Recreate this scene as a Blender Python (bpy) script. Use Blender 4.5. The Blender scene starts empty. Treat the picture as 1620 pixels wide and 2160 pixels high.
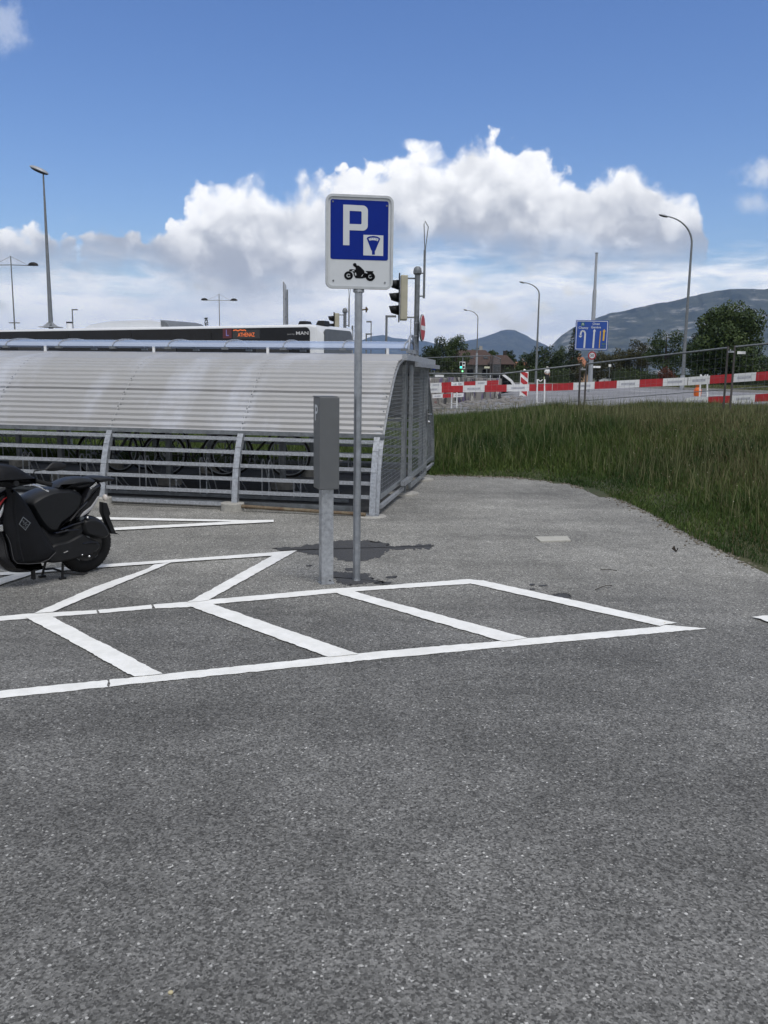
import bpy, math, random
import numpy as np
from mathutils import Vector, Matrix
R = math.radians
random.seed(7)
rng = np.random.default_rng(7)
scene = bpy.context.scene
col = scene.collection

# ------------------------------------------------------------------ camera
F, EYE, HOR, ROLL = 1795., 1.65, 784., .0125
th = math.atan((1080 - HOR) / F)
ct, st, cp, sp = math.cos(th), math.sin(th), math.cos(ROLL), math.sin(ROLL)
R0, U0, FW = Vector((1, 0, 0)), Vector((0, st, ct)), Vector((0, ct, -st))
RT, UP = R0 * cp + U0 * sp, -R0 * sp + U0 * cp
cam_d = bpy.data.cameras.new('camera')
cam = bpy.data.objects.new('camera', cam_d)
col.objects.link(cam)
cam_d.sensor_fit = 'VERTICAL'; cam_d.sensor_height = 36; cam_d.sensor_width = 27
cam_d.lens = F / 2160 * 36
cam_d.clip_start = .05; cam_d.clip_end = 60000
cam.matrix_world = Matrix(((RT.x, UP.x, -FW.x, 0), (RT.y, UP.y, -FW.y, 0), (RT.z, UP.z, -FW.z, EYE), (0, 0, 0, 1)))
scene.camera = cam

def ray(px, py): return RT * ((px - 810) / F) + UP * ((1080 - py) / F) + FW
def G(px, py, z=0.):                                   # point of the photo on a level plane
    r = ray(px, py); t = (z - EYE) / r.z
    return Vector((r.x * t, r.y * t, z))
def D(px, py, y):                                      # point of the photo at a distance
    r = ray(px, py); t = y / r.y
    return Vector((r.x * t, y, EYE + r.z * t))
def PL(px, py, o, n):                                  # (s, z) on the upright plane through o along n
    r = ray(px, py)
    det = -r.x * n[1] + r.y * n[0]
    t = (-o[0] * n[1] + o[1] * n[0]) / det
    return ((r.x * t - o[0]) * n[0] + (r.y * t - o[1]) * n[1]), EYE + r.z * t

# ------------------------------------------------------------------ light
SUN_EL, SUN_AZ = 62, 152         # azimuth clockwise from +Y (high, behind the camera to the right)
scene.view_settings.view_transform = 'Standard'
scene.view_settings.look = 'None'
scene.view_settings.gamma = 1
scene.view_settings.use_curve_mapping = False
scene.view_settings.exposure = 0.2
sd = bpy.data.lights.new('sun', 'SUN'); so = bpy.data.objects.new('sun', sd); col.objects.link(so)
sd.energy = 1.65; sd.angle = R(25); sd.color = (1, .965, .91)
dirv = Vector((math.sin(R(SUN_AZ)) * math.cos(R(SUN_EL)), math.cos(R(SUN_AZ)) * math.cos(R(SUN_EL)), math.sin(R(SUN_EL))))
so.rotation_euler = dirv.to_track_quat('Z', 'Y').to_euler()

def s2l(c):
    c = c / 255.
    return c / 12.92 if c <= .04045 else ((c + .055) / 1.055) ** 2.4
def rgb(r, g, b): return (s2l(r), s2l(g), s2l(b), 1)

# ------------------------------------------------------------------ sky
world = bpy.data.worlds.new('World'); scene.world = world; world.use_nodes = True
NT = world.node_tree; NT.nodes.clear()
def wn(t, **k):
    n = NT.nodes.new(t)
    for a, b in k.items(): setattr(n, a, b)
    return n
def lk(a, b): NT.links.new(a, b)
def M(op, a, b=None, c=None, clamp=False):
    n = wn('ShaderNodeMath', operation=op); n.use_clamp = clamp
    for i, v in enumerate((a, b, c)):
        if v is None: continue
        if isinstance(v, (int, float)): n.inputs[i].default_value = v
        else: lk(v, n.inputs[i])
    return n.outputs[0]
def SS(x, lo, hi):
    n = wn('ShaderNodeMapRange', interpolation_type='SMOOTHSTEP')
    lk(x, n.inputs[0])
    for i, v in ((1, lo), (2, hi)):
        if isinstance(v, (int, float)): n.inputs[i].default_value = v
        else: lk(v, n.inputs[i])
    return n.outputs[0]
def MIX(f, a, b):
    n = wn('ShaderNodeMix', data_type='RGBA')
    if isinstance(f, (int, float)): n.inputs[0].default_value = f
    else: lk(f, n.inputs[0])
    for i, v in ((6, a), (7, b)):
        if isinstance(v, tuple): n.inputs[i].default_value = v
        else: lk(v, n.inputs[i])
    return n.outputs[2]
SKY = .1
def wc(r, g, b, k=.95): return (s2l(r) / SKY * k, s2l(g) / SKY * k, s2l(b) / SKY * k, 1)
sky = wn('ShaderNodeTexSky', sky_type='NISHITA', sun_disc=False)
sky.sun_elevation = R(SUN_EL); sky.sun_rotation = R(SUN_AZ)
sky.air_density = 1.0; sky.dust_density = .3; sky.ozone_density = 2.2
tc = wn('ShaderNodeTexCoord')
sep = wn('ShaderNodeSeparateXYZ'); lk(tc.outputs['Generated'], sep.inputs[0])
AZ = M('ARCTAN2', sep.outputs[0], sep.outputs[1]); EL = M('ARCSINE', sep.outputs[2])
def azel(px, py):
    r = ray(px, py).normalized()
    return math.atan2(r.x, r.y), math.asin(r.z)
AM, EM = 1.0, .5
wz = wn('ShaderNodeTexNoise'); lk(tc.outputs['Generated'], wz.inputs['Vector']); wz.inputs['Scale'].default_value = 16; wz.inputs['Detail'].default_value = 6; wz.inputs['Roughness'].default_value = .6
AZW = M('ADD', AZ, M('MULTIPLY_ADD', wz.outputs[0], .032, -.016))
azn = M('MULTIPLY_ADD', AZW, .5 / AM, .5, clamp=True)
def curve(pts, extra=()):
    n = wn('ShaderNodeFloatCurve')
    lk(azn, n.inputs['Value'])
    P = sorted([azel(*p) for p in pts] + list(extra))
    P = [((a + AM) / (2 * AM), max(0, e / EM)) for a, e in P]
    c = n.mapping.curves[0]
    while len(c.points) < len(P): c.points.new(.5, .5)
    for q, (a, e) in zip(c.points, P):
        q.location = (a, e); q.handle_type = 'VECTOR'
    n.mapping.use_clip = False
    n.mapping.update()
    return M('MULTIPLY', n.outputs[0], EM)
cum_top = curve([(170, 520), (215, 475), (250, 460), (330, 472), (392, 452), (402, 412), (440, 385), (488, 352), (528, 352), (565, 378), (592, 400), (640, 372), (690, 366), (740, 350), (812, 348), (832, 312), (876, 304), (893, 280), (948, 302), (985, 285), (1002, 270), (1022, 290), (1100, 312), (1180, 338), (1230, 366), (1270, 362), (1320, 342), (1370, 362), (1440, 380), (1478, 402), (1494, 470), (1500, 560)], [(-1, .02), (1, .02), (-.6, .2), (.6, .1)])
cum_base = curve([(215, 505), (330, 520), (400, 560), (520, 585), (650, 580), (760, 530), (830, 480), (950, 478), (1100, 500), (1250, 505), (1400, 500), (1500, 490)], [(-1, .02), (1, .02)])
str_top = curve([(0, 488), (60, 505), (120, 520), (200, 520), (330, 520), (700, 500), (1300, 520), (1430, 505), (1500, 515), (1560, 525), (1620, 515)], [(-1, .25), (1, .28), (-.6, .2), (.7, .2)])
def noise(vec, scale, det=8, rough=.58, dist=0.):
    n = wn('ShaderNodeTexNoise'); lk(vec, n.inputs['Vector'])
    n.inputs['Scale'].default_value = scale; n.inputs['Detail'].default_value = det
    n.inputs['Roughness'].default_value = rough; n.inputs['Distortion'].default_value = dist
    return n.outputs[0]
def voro(vec, scale, sm=.6):
    n = wn('ShaderNodeTexVoronoi', feature='SMOOTH_F1'); lk(vec, n.inputs['Vector'])
    n.inputs['Scale'].default_value = scale; n.inputs['Smoothness'].default_value = sm
    return n.outputs['Distance']
gen = tc.outputs['Generated']
cxyz = wn('ShaderNodeCombineXYZ'); lk(AZ, cxyz.inputs[0]); lk(M('MULTIPLY', EL, 1.25), cxyz.inputs[1])
warpn = wn('ShaderNodeTexNoise'); lk(gen, warpn.inputs['Vector']); warpn.inputs['Scale'].default_value = 22; warpn.inputs['Detail'].default_value = 5
wsc = wn('ShaderNodeVectorMath', operation='SCALE'); lk(warpn.outputs['Color'], wsc.inputs[0]); wsc.inputs['Scale'].default_value = .05
wadd = wn('ShaderNodeVectorMath', operation='ADD'); lk(gen, wadd.inputs[0]); lk(wsc.outputs[0], wadd.inputs[1])
gw = wadd.outputs[0]
b1 = M('SUBTRACT', .45, voro(gw, 26)); b2 = M('SUBTRACT', .45, voro(gw, 60)); b3 = noise(gen, 90, 6, .62)
puff = M('ADD', M('MULTIPLY', b1, .036), M('ADD', M('MULTIPLY', b2, .022), M('MULTIPLY_ADD', b3, .020, -.010)))
edge = M('ADD', M('SUBTRACT', cum_top, EL), puff)
soften = M('MULTIPLY_ADD', SS(noise(gen, 9, 2), .35, .65), .020, .005)
a_cum = SS(edge, -.001, soften)
low = M('ADD', EL, M('MULTIPLY_ADD', noise(gen, 18, 5), .05, -.025))
fade_low = SS(low, M('SUBTRACT', cum_base, .05), M('ADD', cum_base, .012))
a_cum = M('MULTIPLY', a_cum, fade_low)
# shading of the cumulus: height above base + billows
thick = M('MAXIMUM', M('SUBTRACT', cum_top, cum_base), .03)
tt = M('DIVIDE', M('SUBTRACT', EL, cum_base), thick)
bil = M('ADD', M('MULTIPLY', M('SUBTRACT', .42, voro(gw, 20)), .85), M('ADD', M('MULTIPLY', M('SUBTRACT', .42, voro(gw, 48)), .5), M('MULTIPLY_ADD', noise(gw, 34, 9, .62), .9, -.45)))
sh = M('ADD', tt, M('MULTIPLY', bil, .95))
c1 = MIX(SS(sh, -.25, .50), wc(182, 187, 197), wc(244, 245, 247))
c_cum = MIX(SS(sh, .30, .85), c1, wc(255, 255, 255, 1.06))
# flat layered cloud below
sv = wn('ShaderNodeCombineXYZ'); lk(M('MULTIPLY', AZ, 3.2), sv.inputs[0]); lk(M('MULTIPLY', EL, 13), sv.inputs[1])
svo = sv.outputs[0]
sn = noise(svo, 1.5, 9, .6, .5); sn2 = noise(svo, 4.0, 7, .6, .3)
sv3 = wn('ShaderNodeCombineXYZ'); lk(M('MULTIPLY', AZ, 9), sv3.inputs[0]); lk(M('MULTIPLY', EL, 15), sv3.inputs[1]); sv3.inputs[2].default_value = 3.7
pf = noise(sv3.outputs[0], 1.6, 8, .5, .2)
c_str = MIX(SS(M('ADD', M('MULTIPLY', sn, .7), M('MULTIPLY', sn2, .3)), .38, .62), wc(224, 231, 240, 1.1), wc(255, 252, 249, 1.28))
c_str = MIX(SS(pf, .57, .66), c_str, wc(252, 251, 244))
a_str = SS(M('ADD', M('SUBTRACT', str_top, EL), M('MULTIPLY_ADD', sn2, .16, -.08)), -.012, .06)
a_str = M('MULTIPLY', a_str, M('SUBTRACT', 1.0, M('MULTIPLY', SS(M('ADD', sn, M('MULTIPLY', sn2, .3)), .66, .85), .35)))
# wisps in the blue
def wisp(px, py, rx, ry):
    a, e = azel(px, py)
    dx = M('DIVIDE', M('SUBTRACT', AZ, a), rx); dy = M('DIVIDE', M('SUBTRACT', EL, e), ry)
    d = M('SQRT', M('ADD', M('MULTIPLY', dx, dx), M('MULTIPLY', dy, dy)))
    d = M('ADD', d, M('MULTIPLY_ADD', noise(gen, 60, 6, .65), 1.8, -.9))
    return M('SUBTRACT', 1.0, SS(d, .1, 1.1))
w_all = M('MAXIMUM', M('MULTIPLY', wisp(5, 55, .028, .028), .45), M('MAXIMUM', M('MULTIPLY', wisp(1612, 366, .03, .016), .8), M('MULTIPLY', wisp(1588, 428, .024, .012), .55)))
hsv = wn('ShaderNodeHueSaturation'); lk(sky.outputs[0], hsv.inputs['Color'])
hsv.inputs['Hue'].default_value = .513; hsv.inputs['Saturation'].default_value = 1.22; hsv.inputs['Value'].default_value = 1.2
c = MIX(w_all, hsv.outputs[0], wc(226, 232, 242))
# unseen broken cloud overhead and behind the camera, added to brighten and neutralise the light
on = noise(gen, 1.9, 7, .6)
a_up = M('MULTIPLY', M('MAXIMUM', SS(EL, .52, .72), SS(M('ABSOLUTE', AZ), .75, 1.1)), SS(on, .36, .50))
c_up = MIX(SS(noise(gen, 3.1, 6, .6), .35, .65), wc(176, 181, 188), wc(238, 237, 234))
c = MIX(a_up, c, c_up)
c = MIX(a_str, c, c_str)
c = MIX(a_cum, c, c_cum)
bg = wn('ShaderNodeBackground'); lk(c, bg.inputs[0]); bg.inputs[1].default_value = SKY
world.cycles.sampling_method = 'MANUAL'; world.cycles.sample_map_resolution = 256
wo = wn('ShaderNodeOutputWorld'); lk(bg.outputs[0], wo.inputs[0])

# ------------------------------------------------------------------ materials
def mat(name, base, rough=.6, metal=0., var=.12, vscale=6., bump=0., bscale=60., col2=None, spec=.5, trans=0., emit=None, estr=1., alpha=1.):
    m = bpy.data.materials.new(name); m.use_nodes = True
    nt = m.node_tree; p = nt.nodes['Principled BSDF']
    p.inputs['Roughness'].default_value = rough; p.inputs['Metallic'].default_value = metal
    p.inputs['Specular IOR Level'].default_value = spec
    if trans: p.inputs['Transmission Weight'].default_value = trans
    if alpha < 1: p.inputs['Alpha'].default_value = alpha
    b = tuple(base[:3]) + (1,)
    t = nt.nodes.new('ShaderNodeTexCoord'); n = nt.nodes.new('ShaderNodeTexNoise')
    n.inputs['Scale'].default_value = vscale; n.inputs['Detail'].default_value = 6; n.inputs['Roughness'].default_value = .65
    nt.links.new(t.outputs['Object'], n.inputs['Vector'])
    mx = nt.nodes.new('ShaderNodeMix'); mx.data_type = 'RGBA'
    rr = nt.nodes.new('ShaderNodeMapRange'); rr.inputs[1].default_value = .3; rr.inputs[2].default_value = .7
    nt.links.new(n.outputs[0], rr.inputs[0]); nt.links.new(rr.outputs[0], mx.inputs[0])
    mx.inputs[6].default_value = tuple(v * (1 - var) for v in b[:3]) + (1,)
    mx.inputs[7].default_value = (tuple(col2[:3]) + (1,)) if col2 else tuple(min(1, v * (1 + var)) for v in b[:3]) + (1,)
    nt.links.new(mx.outputs[2], p.inputs['Base Color'])
    if bump:
        n2 = nt.nodes.new('ShaderNodeTexNoise'); n2.inputs['Scale'].default_value = bscale; n2.inputs['Detail'].default_value = 4
        nt.links.new(t.outputs['Object'], n2.inputs['Vector'])
        bp = nt.nodes.new('ShaderNodeBump'); bp.inputs['Strength'].default_value = bump; bp.inputs['Distance'].default_value = .01
        nt.links.new(n2.outputs[0], bp.inputs['Height']); nt.links.new(bp.outputs[0], p.inputs['Normal'])
    if emit:
        p.inputs['Emission Color'].default_value = tuple(emit[:3]) + (1,); p.inputs['Emission Strength'].default_value = estr
    return m

galv = mat('galvanised steel', (.36, .38, .41), .42, .55, .3, 26, .15, 120)
galv_post = mat('galvanised tube', (.30, .32, .35), .36, .7, .22, 12, .1, 60)
galv_dark = mat('dull galvanised steel', (.17, .185, .20), .5, .4, .3, 14)
galv_mid = mat('weathered galvanised steel', (.24, .26, .28), .45, .3, .3, 20)
galv_rail = mat('galvanised rails', (.34, .36, .39), .5, .3, .35, 40)
alu = mat('aluminium', (.62, .64, .66), .32, .8, .08, 8)
concrete = mat('concrete', (.36, .35, .32), .9, 0, .25, 22, .5, 90)
concrete_d = mat('old concrete', (.22, .215, .20), .9, 0, .35, 6, .5, 40)
black_pl = mat('black plastic', (.009, .0095, .011), .5, 0, .25, 30, spec=.3)
black_gl = mat('black gloss paint', (.008, .008, .01), .12, 0, .1, 10)
rubber = mat('rubber', (.011, .011, .0115), .8, 0, .3, 50, .3, 200, spec=.25)
seat_m = mat('seat vinyl', (.009, .010, .012), .42, 0, .15, 30, .12, 400, spec=.3)
apron_m = mat('cover fabric', (.007, .0075, .0095), .6, 0, .25, 18, .25, 90, spec=.2)
chrome = mat('bright metal', (.7, .7, .7), .2, 1, .05)
box_m = mat('grey painted box', (.098, .105, .112), .45, 0, .06, 9, .05, 300)
white_p = mat('white paint', (.78, .79, .80), .4, 0, .06, 8)
white_bus = mat('white bus paint', (.72, .74, .77), .25, 0, .05, 3)
red_p = mat('red paint', (.45, .022, .03), .45, 0, .18, 8)
blue_sign = mat('blue sign film', (.0005, .018, .22), .4, spec=.15, var=.06, vscale=8)
blue_sign2 = mat('blue direction sign film', (.006, .055, .30), .4, 0, .1, 3)
white_film = mat('white sign film', (.55, .58, .61), .35, 0, .03, 8)
black_film = mat('black sign film', (.003, .0035, .005), .5, spec=.12, var=.05, vscale=8)
yellow_film = mat('yellow film', (.62, .38, .04), .5)
glass_dark = mat('dark coach glass', (.010, .011, .014), .06, 0, .3, 1.5, spec=.18)
led = mat('orange display', (.3, .05, .01), .5, emit=(1, .22, .06), estr=.55)
rust = mat('rusty tube', (.20, .085, .035), .85, 0, .6, 9, .4, 70, col2=(.22, .19, .13))
beige = mat('beige housing', (.42, .40, .31), .5, 0, .1, 6)
orange_p = mat('orange plastic', (.85, .16, .02), .4)
roof_brown = mat('brown tiles', (.06, .035, .028), .85, 0, .35, 3)
roof_orange = mat('orange tiles', (.32, .13, .07), .85, 0, .25, 2)
wall_white = mat('pale render', (.34, .34, .33), .9, 0, .12, 1)
wall_dark = mat('dark timber', (.03, .026, .022), .8)
hedge_m = mat('hedge leaves', (.028, .055, .014), .8, 0, .5, 3, .8, 12, col2=(.05, .09, .02))
twig_m = mat('dry wood', (.03, .024, .018), .9)
paper_m = mat('pale litter', (.55, .55, .5), .8)
skin_m = mat('skin', (.42, .25, .18), .6)
hair_m = mat('hair', (.03, .02, .015), .8)

def nodes_mat(name):
    m = bpy.data.materials.new(name); m.use_nodes = True
    nt = m.node_tree; p = nt.nodes['Principled BSDF']
    t = nt.nodes.new('ShaderNodeTexCoord')
    def N(tp, **k):
        n = nt.nodes.new(tp)
        for a, b in k.items(): setattr(n, a, b)
        return n
    def noise_(sc, det=6, ro=.6, vec=None):
        n = N('ShaderNodeTexNoise'); n.inputs['Scale'].default_value = sc; n.inputs['Detail'].default_value = det; n.inputs['Roughness'].default_value = ro
        nt.links.new(vec or t.outputs['Object'], n.inputs['Vector']); return n.outputs[0]
    def ramp(v, lo, hi, a, b):
        n = N('ShaderNodeMapRange'); nt.links.new(v, n.inputs[0])
        for i, x in enumerate((lo, hi, a, b)): n.inputs[i + 1].default_value = x
        return n.outputs[0]
    def mul(a, b, op='MULTIPLY'):
        n = N('ShaderNodeMath', operation=op)
        for i, v in enumerate((a, b)):
            if isinstance(v, (int, float)): n.inputs[i].default_value = v
            else: nt.links.new(v, n.inputs[i])
        return n.outputs[0]
    def mix(f, a, b, bt='MIX'):
        n = N('ShaderNodeMix', data_type='RGBA', blend_type=bt)
        if isinstance(f, (int, float)): n.inputs[0].default_value = f
        else: nt.links.new(f, n.inputs[0])
        for i, v in ((6, a), (7, b)):
            if isinstance(v, tuple): n.inputs[i].default_value = v[:3] + (1,)
            else: nt.links.new(v, n.inputs[i])
        return n.outputs[2]
    return m, nt, p, t, N, noise_, ramp, mul, mix

def asphalt_mat(name, base, contrast=1.):
    m, nt, p, t, N, noise_, ramp, mul, mix = nodes_mat(name)
    v = N('ShaderNodeTexVoronoi'); v.inputs['Scale'].default_value = 135; nt.links.new(t.outputs['Object'], v.inputs['Vector'])
    sepc = N('ShaderNodeSeparateColor'); nt.links.new(v.outputs['Color'], sepc.inputs[0])
    v2 = N('ShaderNodeTexVoronoi'); v2.inputs['Scale'].default_value = 70; nt.links.new(t.outputs['Object'], v2.inputs['Vector'])
    sepd = N('ShaderNodeSeparateColor'); nt.links.new(v2.outputs['Color'], sepd.inputs[0])
    g = mul(ramp(sepc.outputs[0], 0, 1, 1 - .56 * contrast, 1 + .70 * contrast), ramp(sepd.outputs[0], 0, 1, 1 - .2 * contrast, 1 + .2 * contrast))
    g = mul(g, ramp(noise_(75, 5, .75), .3, .7, 1 - .28 * contrast, 1 + .28 * contrast))
    spark = ramp(sepc.outputs[1], .965, .975, 1, 2.3); g = mul(g, spark)
    big = mul(ramp(noise_(.55, 6, .6), .34, .66, .78, 1.22), ramp(noise_(4.2, 6, .7), .3, .7, .84, 1.16))
    g = mul(g, big)
    mpv = N('ShaderNodeMapping'); nt.links.new(t.outputs['Object'], mpv.inputs[0]); mpv.inputs['Rotation'].default_value = (0, 0, .5); mpv.inputs['Scale'].default_value = (.35, 1.6, 1)
    g = mul(g, ramp(noise_(1.1, 6, .6, mpv.outputs[0]), .36, .66, .86, 1.16))
    rgbn = N('ShaderNodeCombineColor')
    for i, k in enumerate(base): nt.links.new(mul(g, k), rgbn.inputs[i])
    nt.links.new(rgbn.outputs[0], p.inputs['Base Color'])
    p.inputs['Roughness'].default_value = .86; p.inputs['Specular IOR Level'].default_value = .35
    bp = N('ShaderNodeBump'); bp.inputs['Strength'].default_value = .5; bp.inputs['Distance'].default_value = .004
    nt.links.new(mul(v.outputs['Distance'], noise_(60, 3, .6)), bp.inputs['Height']); nt.links.new(bp.outputs[0], p.inputs['Normal'])
    return m, nt, p, t, N, noise_, ramp, mul, mix, rgbn
asphalt, nt, p, t, N, noise_, ramp, mul, mix, base_col = asphalt_mat('asphalt', (.131, .130, .124))
# weathered paler area round the posts and towards the bank
sx = N('ShaderNodeSeparateXYZ'); nt.links.new(t.outputs['Object'], sx.inputs[0])
wy = mul(sx.outputs[1], mul(noise_(.8, 4), 2.2), 'ADD')
pale = ramp(wy, 6.2, 8.3, 0, 1)
tint = mix(pale, (.92, .92, .93), (1.55, 1.53, 1.48))
fin = mix(1.0, base_col.outputs[0], tint, 'MULTIPLY')
nt.links.new(fin, p.inputs['Base Color'])
asphalt_road = asphalt_mat('road asphalt', (.20, .20, .21), .5)[0]
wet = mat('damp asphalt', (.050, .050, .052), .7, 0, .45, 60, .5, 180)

def paint_mat():
    m, nt, p, t, N, noise_, ramp, mul, mix = nodes_mat('road marking paint')
    c = mix(ramp(noise_(7, 8, .7), .4, .62, 0, 1), (.76, .76, .735), (.87, .87, .85))
    c = mix(ramp(noise_(60, 6, .75), .68, .74, 0, .7), c, (.25, .25, .24))
    c = mix(ramp(noise_(1.6, 4, .6), .56, .72, 0, .35), c, (.70, .69, .66))
    nt.links.new(c, p.inputs['Base Color']); p.inputs['Roughness'].default_value = .8
    bp = N('ShaderNodeBump'); bp.inputs['Strength'].default_value = .4; bp.inputs['Distance'].default_value = .004
    nt.links.new(noise_(120, 3), bp.inputs['Height']); nt.links.new(bp.outputs[0], p.inputs['Normal'])
    return m
marking = paint_mat()

def ground_mat():
    m, nt, p, t, N, noise_, ramp, mul, mix = nodes_mat('meadow ground')
    c = mix(ramp(noise_(.6, 6, .6), .35, .65, 0, 1), (.035, .055, .018), (.085, .085, .038))
    c = mix(ramp(noise_(9, 6, .7), .4, .7, 0, .7), c, (.05, .038, .024))
    nt.links.new(c, p.inputs['Base Color']); p.inputs['Roughness'].default_value = .95
    return m
meadow = ground_mat()
def blade_mat():
    m, nt, p, t, N, noise_, ramp, mul, mix = nodes_mat('grass blades')
    at = N('ShaderNodeAttribute'); at.attribute_name = 'tone'
    nt.links.new(at.outputs['Color'], p.inputs['Base Color'])
    p.inputs['Roughness'].default_value = .6; p.inputs['Specular IOR Level'].default_value = .25
    return m
blades = blade_mat()
def leaf_mat(name, a, b):
    m, nt, p, t, N, noise_, ramp, mul, mix = nodes_mat(name)
    at = N('ShaderNodeAttribute'); at.attribute_name = 'tone'
    c = mix(at.outputs['Fac'], a, b)
    nt.links.new(c, p.inputs['Base Color'])
    p.inputs['Roughness'].default_value = .6; p.inputs['Specular IOR Level'].default_value = .3
    return m
leaf_dark = leaf_mat('dark green leaves', (.010, .022, .007), (.036, .056, .017))
leaf_mid = leaf_mat('mid green leaves', (.016, .034, .009), (.066, .098, .026))
leaf_olive = leaf_mat('olive leaves', (.026, .030, .012), (.075, .072, .030))
leaf_con = leaf_mat('conifer needles', (.010, .020, .012), (.028, .044, .022))
leaf_red = leaf_mat('red leaves', (.05, .02, .015), (.14, .05, .03))
bark = mat('bark', (.05, .04, .032), .9, 0, .3, 3)

# ------------------------------------------------------------------ mesh helpers
class MB:
    def __init__(s): s.v = []; s.f = []
    def add(s, vs, fs):
        o = len(s.v); s.v += [tuple(v) for v in vs]; s.f += [tuple(i + o for i in f) for f in fs]; return s
    def box(s, c, size, rz=0., M_=None):
        x, y, z = (d / 2 for d in size); cz, sz = math.cos(rz), math.sin(rz)
        vs = []
        for a in (-x, x):
            for b in (-y, y):
                for d in (-z, z):
                    vs.append((c[0] + a * cz - b * sz, c[1] + a * sz + b * cz, c[2] + d))
        return s.add(vs, [(0, 1, 3, 2), (4, 6, 7, 5), (0, 4, 5, 1), (2, 3, 7, 6), (0, 2, 6, 4), (1, 5, 7, 3)])
    def bar(s, a, b, w, h, up=(0, 0, 1)):            # rectangular bar from a to b
        a, b, up = Vector(a), Vector(b), Vector(up)
        d = (b - a).normalized(); x = d.cross(up)
        if x.length < 1e-4: x = d.cross(Vector((1, 0, 0)))
        x.normalize(); y = x.cross(d).normalized(); x *= w / 2; y *= h / 2
        vs = [q + i * x + j * y for q in (a, b) for i, j in ((-1, -1), (1, -1), (1, 1), (-1, 1))]
        return s.add(vs, [(0, 1, 2, 3), (7, 6, 5, 4), (0, 4, 5, 1), (1, 5, 6, 2), (2, 6, 7, 3), (3, 7, 4, 0)])
    def tube(s, pts, r, n=8, cap=True):
        pts = [Vector(q) for q in pts]; k = len(pts)
        rs = r if isinstance(r, (list, tuple)) else [r] * k
        prev = None; vs = []
        for i, q in enumerate(pts):
            d = (pts[min(i + 1, k - 1)] - pts[max(i - 1, 0)]).normalized()
            if prev is None:
                x = d.cross(Vector((0, 0, 1)))
                if x.length < 1e-3: x = Vector((1, 0, 0))
            else: x = prev - d * prev.dot(d)
            x.normalize(); prev = x; y = d.cross(x)
            for j in range(n):
                a = 2 * math.pi * j / n
                vs.append(q + (x * math.cos(a) + y * math.sin(a)) * rs[i])
        fs = [(i * n + j, i * n + (j + 1) % n, (i + 1) * n + (j + 1) % n, (i + 1) * n + j) for i in range(k - 1) for j in range(n)]
        if cap: fs += [tuple(range(n - 1, -1, -1)), tuple((k - 1) * n + j for j in range(n))]
        return s.add(vs, fs)
    def prism(s, poly, o, ax, ay, an, t0, t1):         # polygon (u,v) -> o + u ax + v ay, thickness along an
        o, ax, ay, an = Vector(o), Vector(ax), Vector(ay), Vector(an)
        n = len(poly)
        vs = [o + ax * u + ay * v + an * t for t in (t0, t1) for u, v in poly]
        fs = [tuple(range(n - 1, -1, -1)), tuple(range(n, 2 * n))] + [(i, (i + 1) % n, n + (i + 1) % n, n + i) for i in range(n)]
        return s.add(vs, fs)
    def lathe(s, c, prof, n=20, axis=(0, 0, 1)):       # prof: (r, h) along axis
        axis = Vector(axis).normalized(); x = axis.cross(Vector((0, 1, 0)))
        if x.length < 1e-3: x = Vector((1, 0, 0))
        x.normalize(); y = axis.cross(x); c = Vector(c)
        vs = [c + axis * h + (x * math.cos(2 * math.pi * j / n) + y * math.sin(2 * math.pi * j / n)) * r for r, h in prof for j in range(n)]
        k = len(prof)
        fs = [(i * n + j, i * n + (j + 1) % n, (i + 1) * n + (j + 1) % n, (i + 1) * n + j) for i in range(k - 1) for j in range(n)]
        fs += [tuple(range(n - 1, -1, -1)), tuple((k - 1) * n + j for j in range(n))]
        return s.add(vs, fs)
    def torus(s, c, R_, r, axis, n=28, m=8, a0=0, a1=2 * math.pi, u=None):
        axis = Vector(axis).normalized(); x = Vector(u) if u else axis.orthogonal(); x.normalize(); y = axis.cross(x); c = Vector(c)
        full = abs(a1 - a0 - 2 * math.pi) < 1e-3; k = n if full else n + 1
        vs = []
        for i in range(k):
            a = a0 + (a1 - a0) * i / n; d = x * math.cos(a) + y * math.sin(a)
            for j in range(m):
                b = 2 * math.pi * j / m
                vs.append(c + d * (R_ + r * math.cos(b)) + axis * (r * math.sin(b)))
        fs = [(i * m + j, ((i + 1) % k) * m + j, ((i + 1) % k) * m + (j + 1) % m, i * m + (j + 1) % m) for i in range(n) for j in range(m)]
        return s.add(vs, fs)
    def ball(s, c, rx, ry=None, rz=None, n=14, m=8):
        ry = ry or rx; rz = rz or rx; vs = []
        for i in range(m + 1):
            a = math.pi * i / m
            for j in range(n):
                b = 2 * math.pi * j / n
                vs.append((c[0] + rx * math.sin(a) * math.cos(b), c[1] + ry * math.sin(a) * math.sin(b), c[2] + rz * math.cos(a)))
        return s.add(vs, [(i * n + j, (i + 1) * n + j, (i + 1) * n + (j + 1) % n, i * n + (j + 1) % n) for i in range(m) for j in range(n)])

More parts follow.
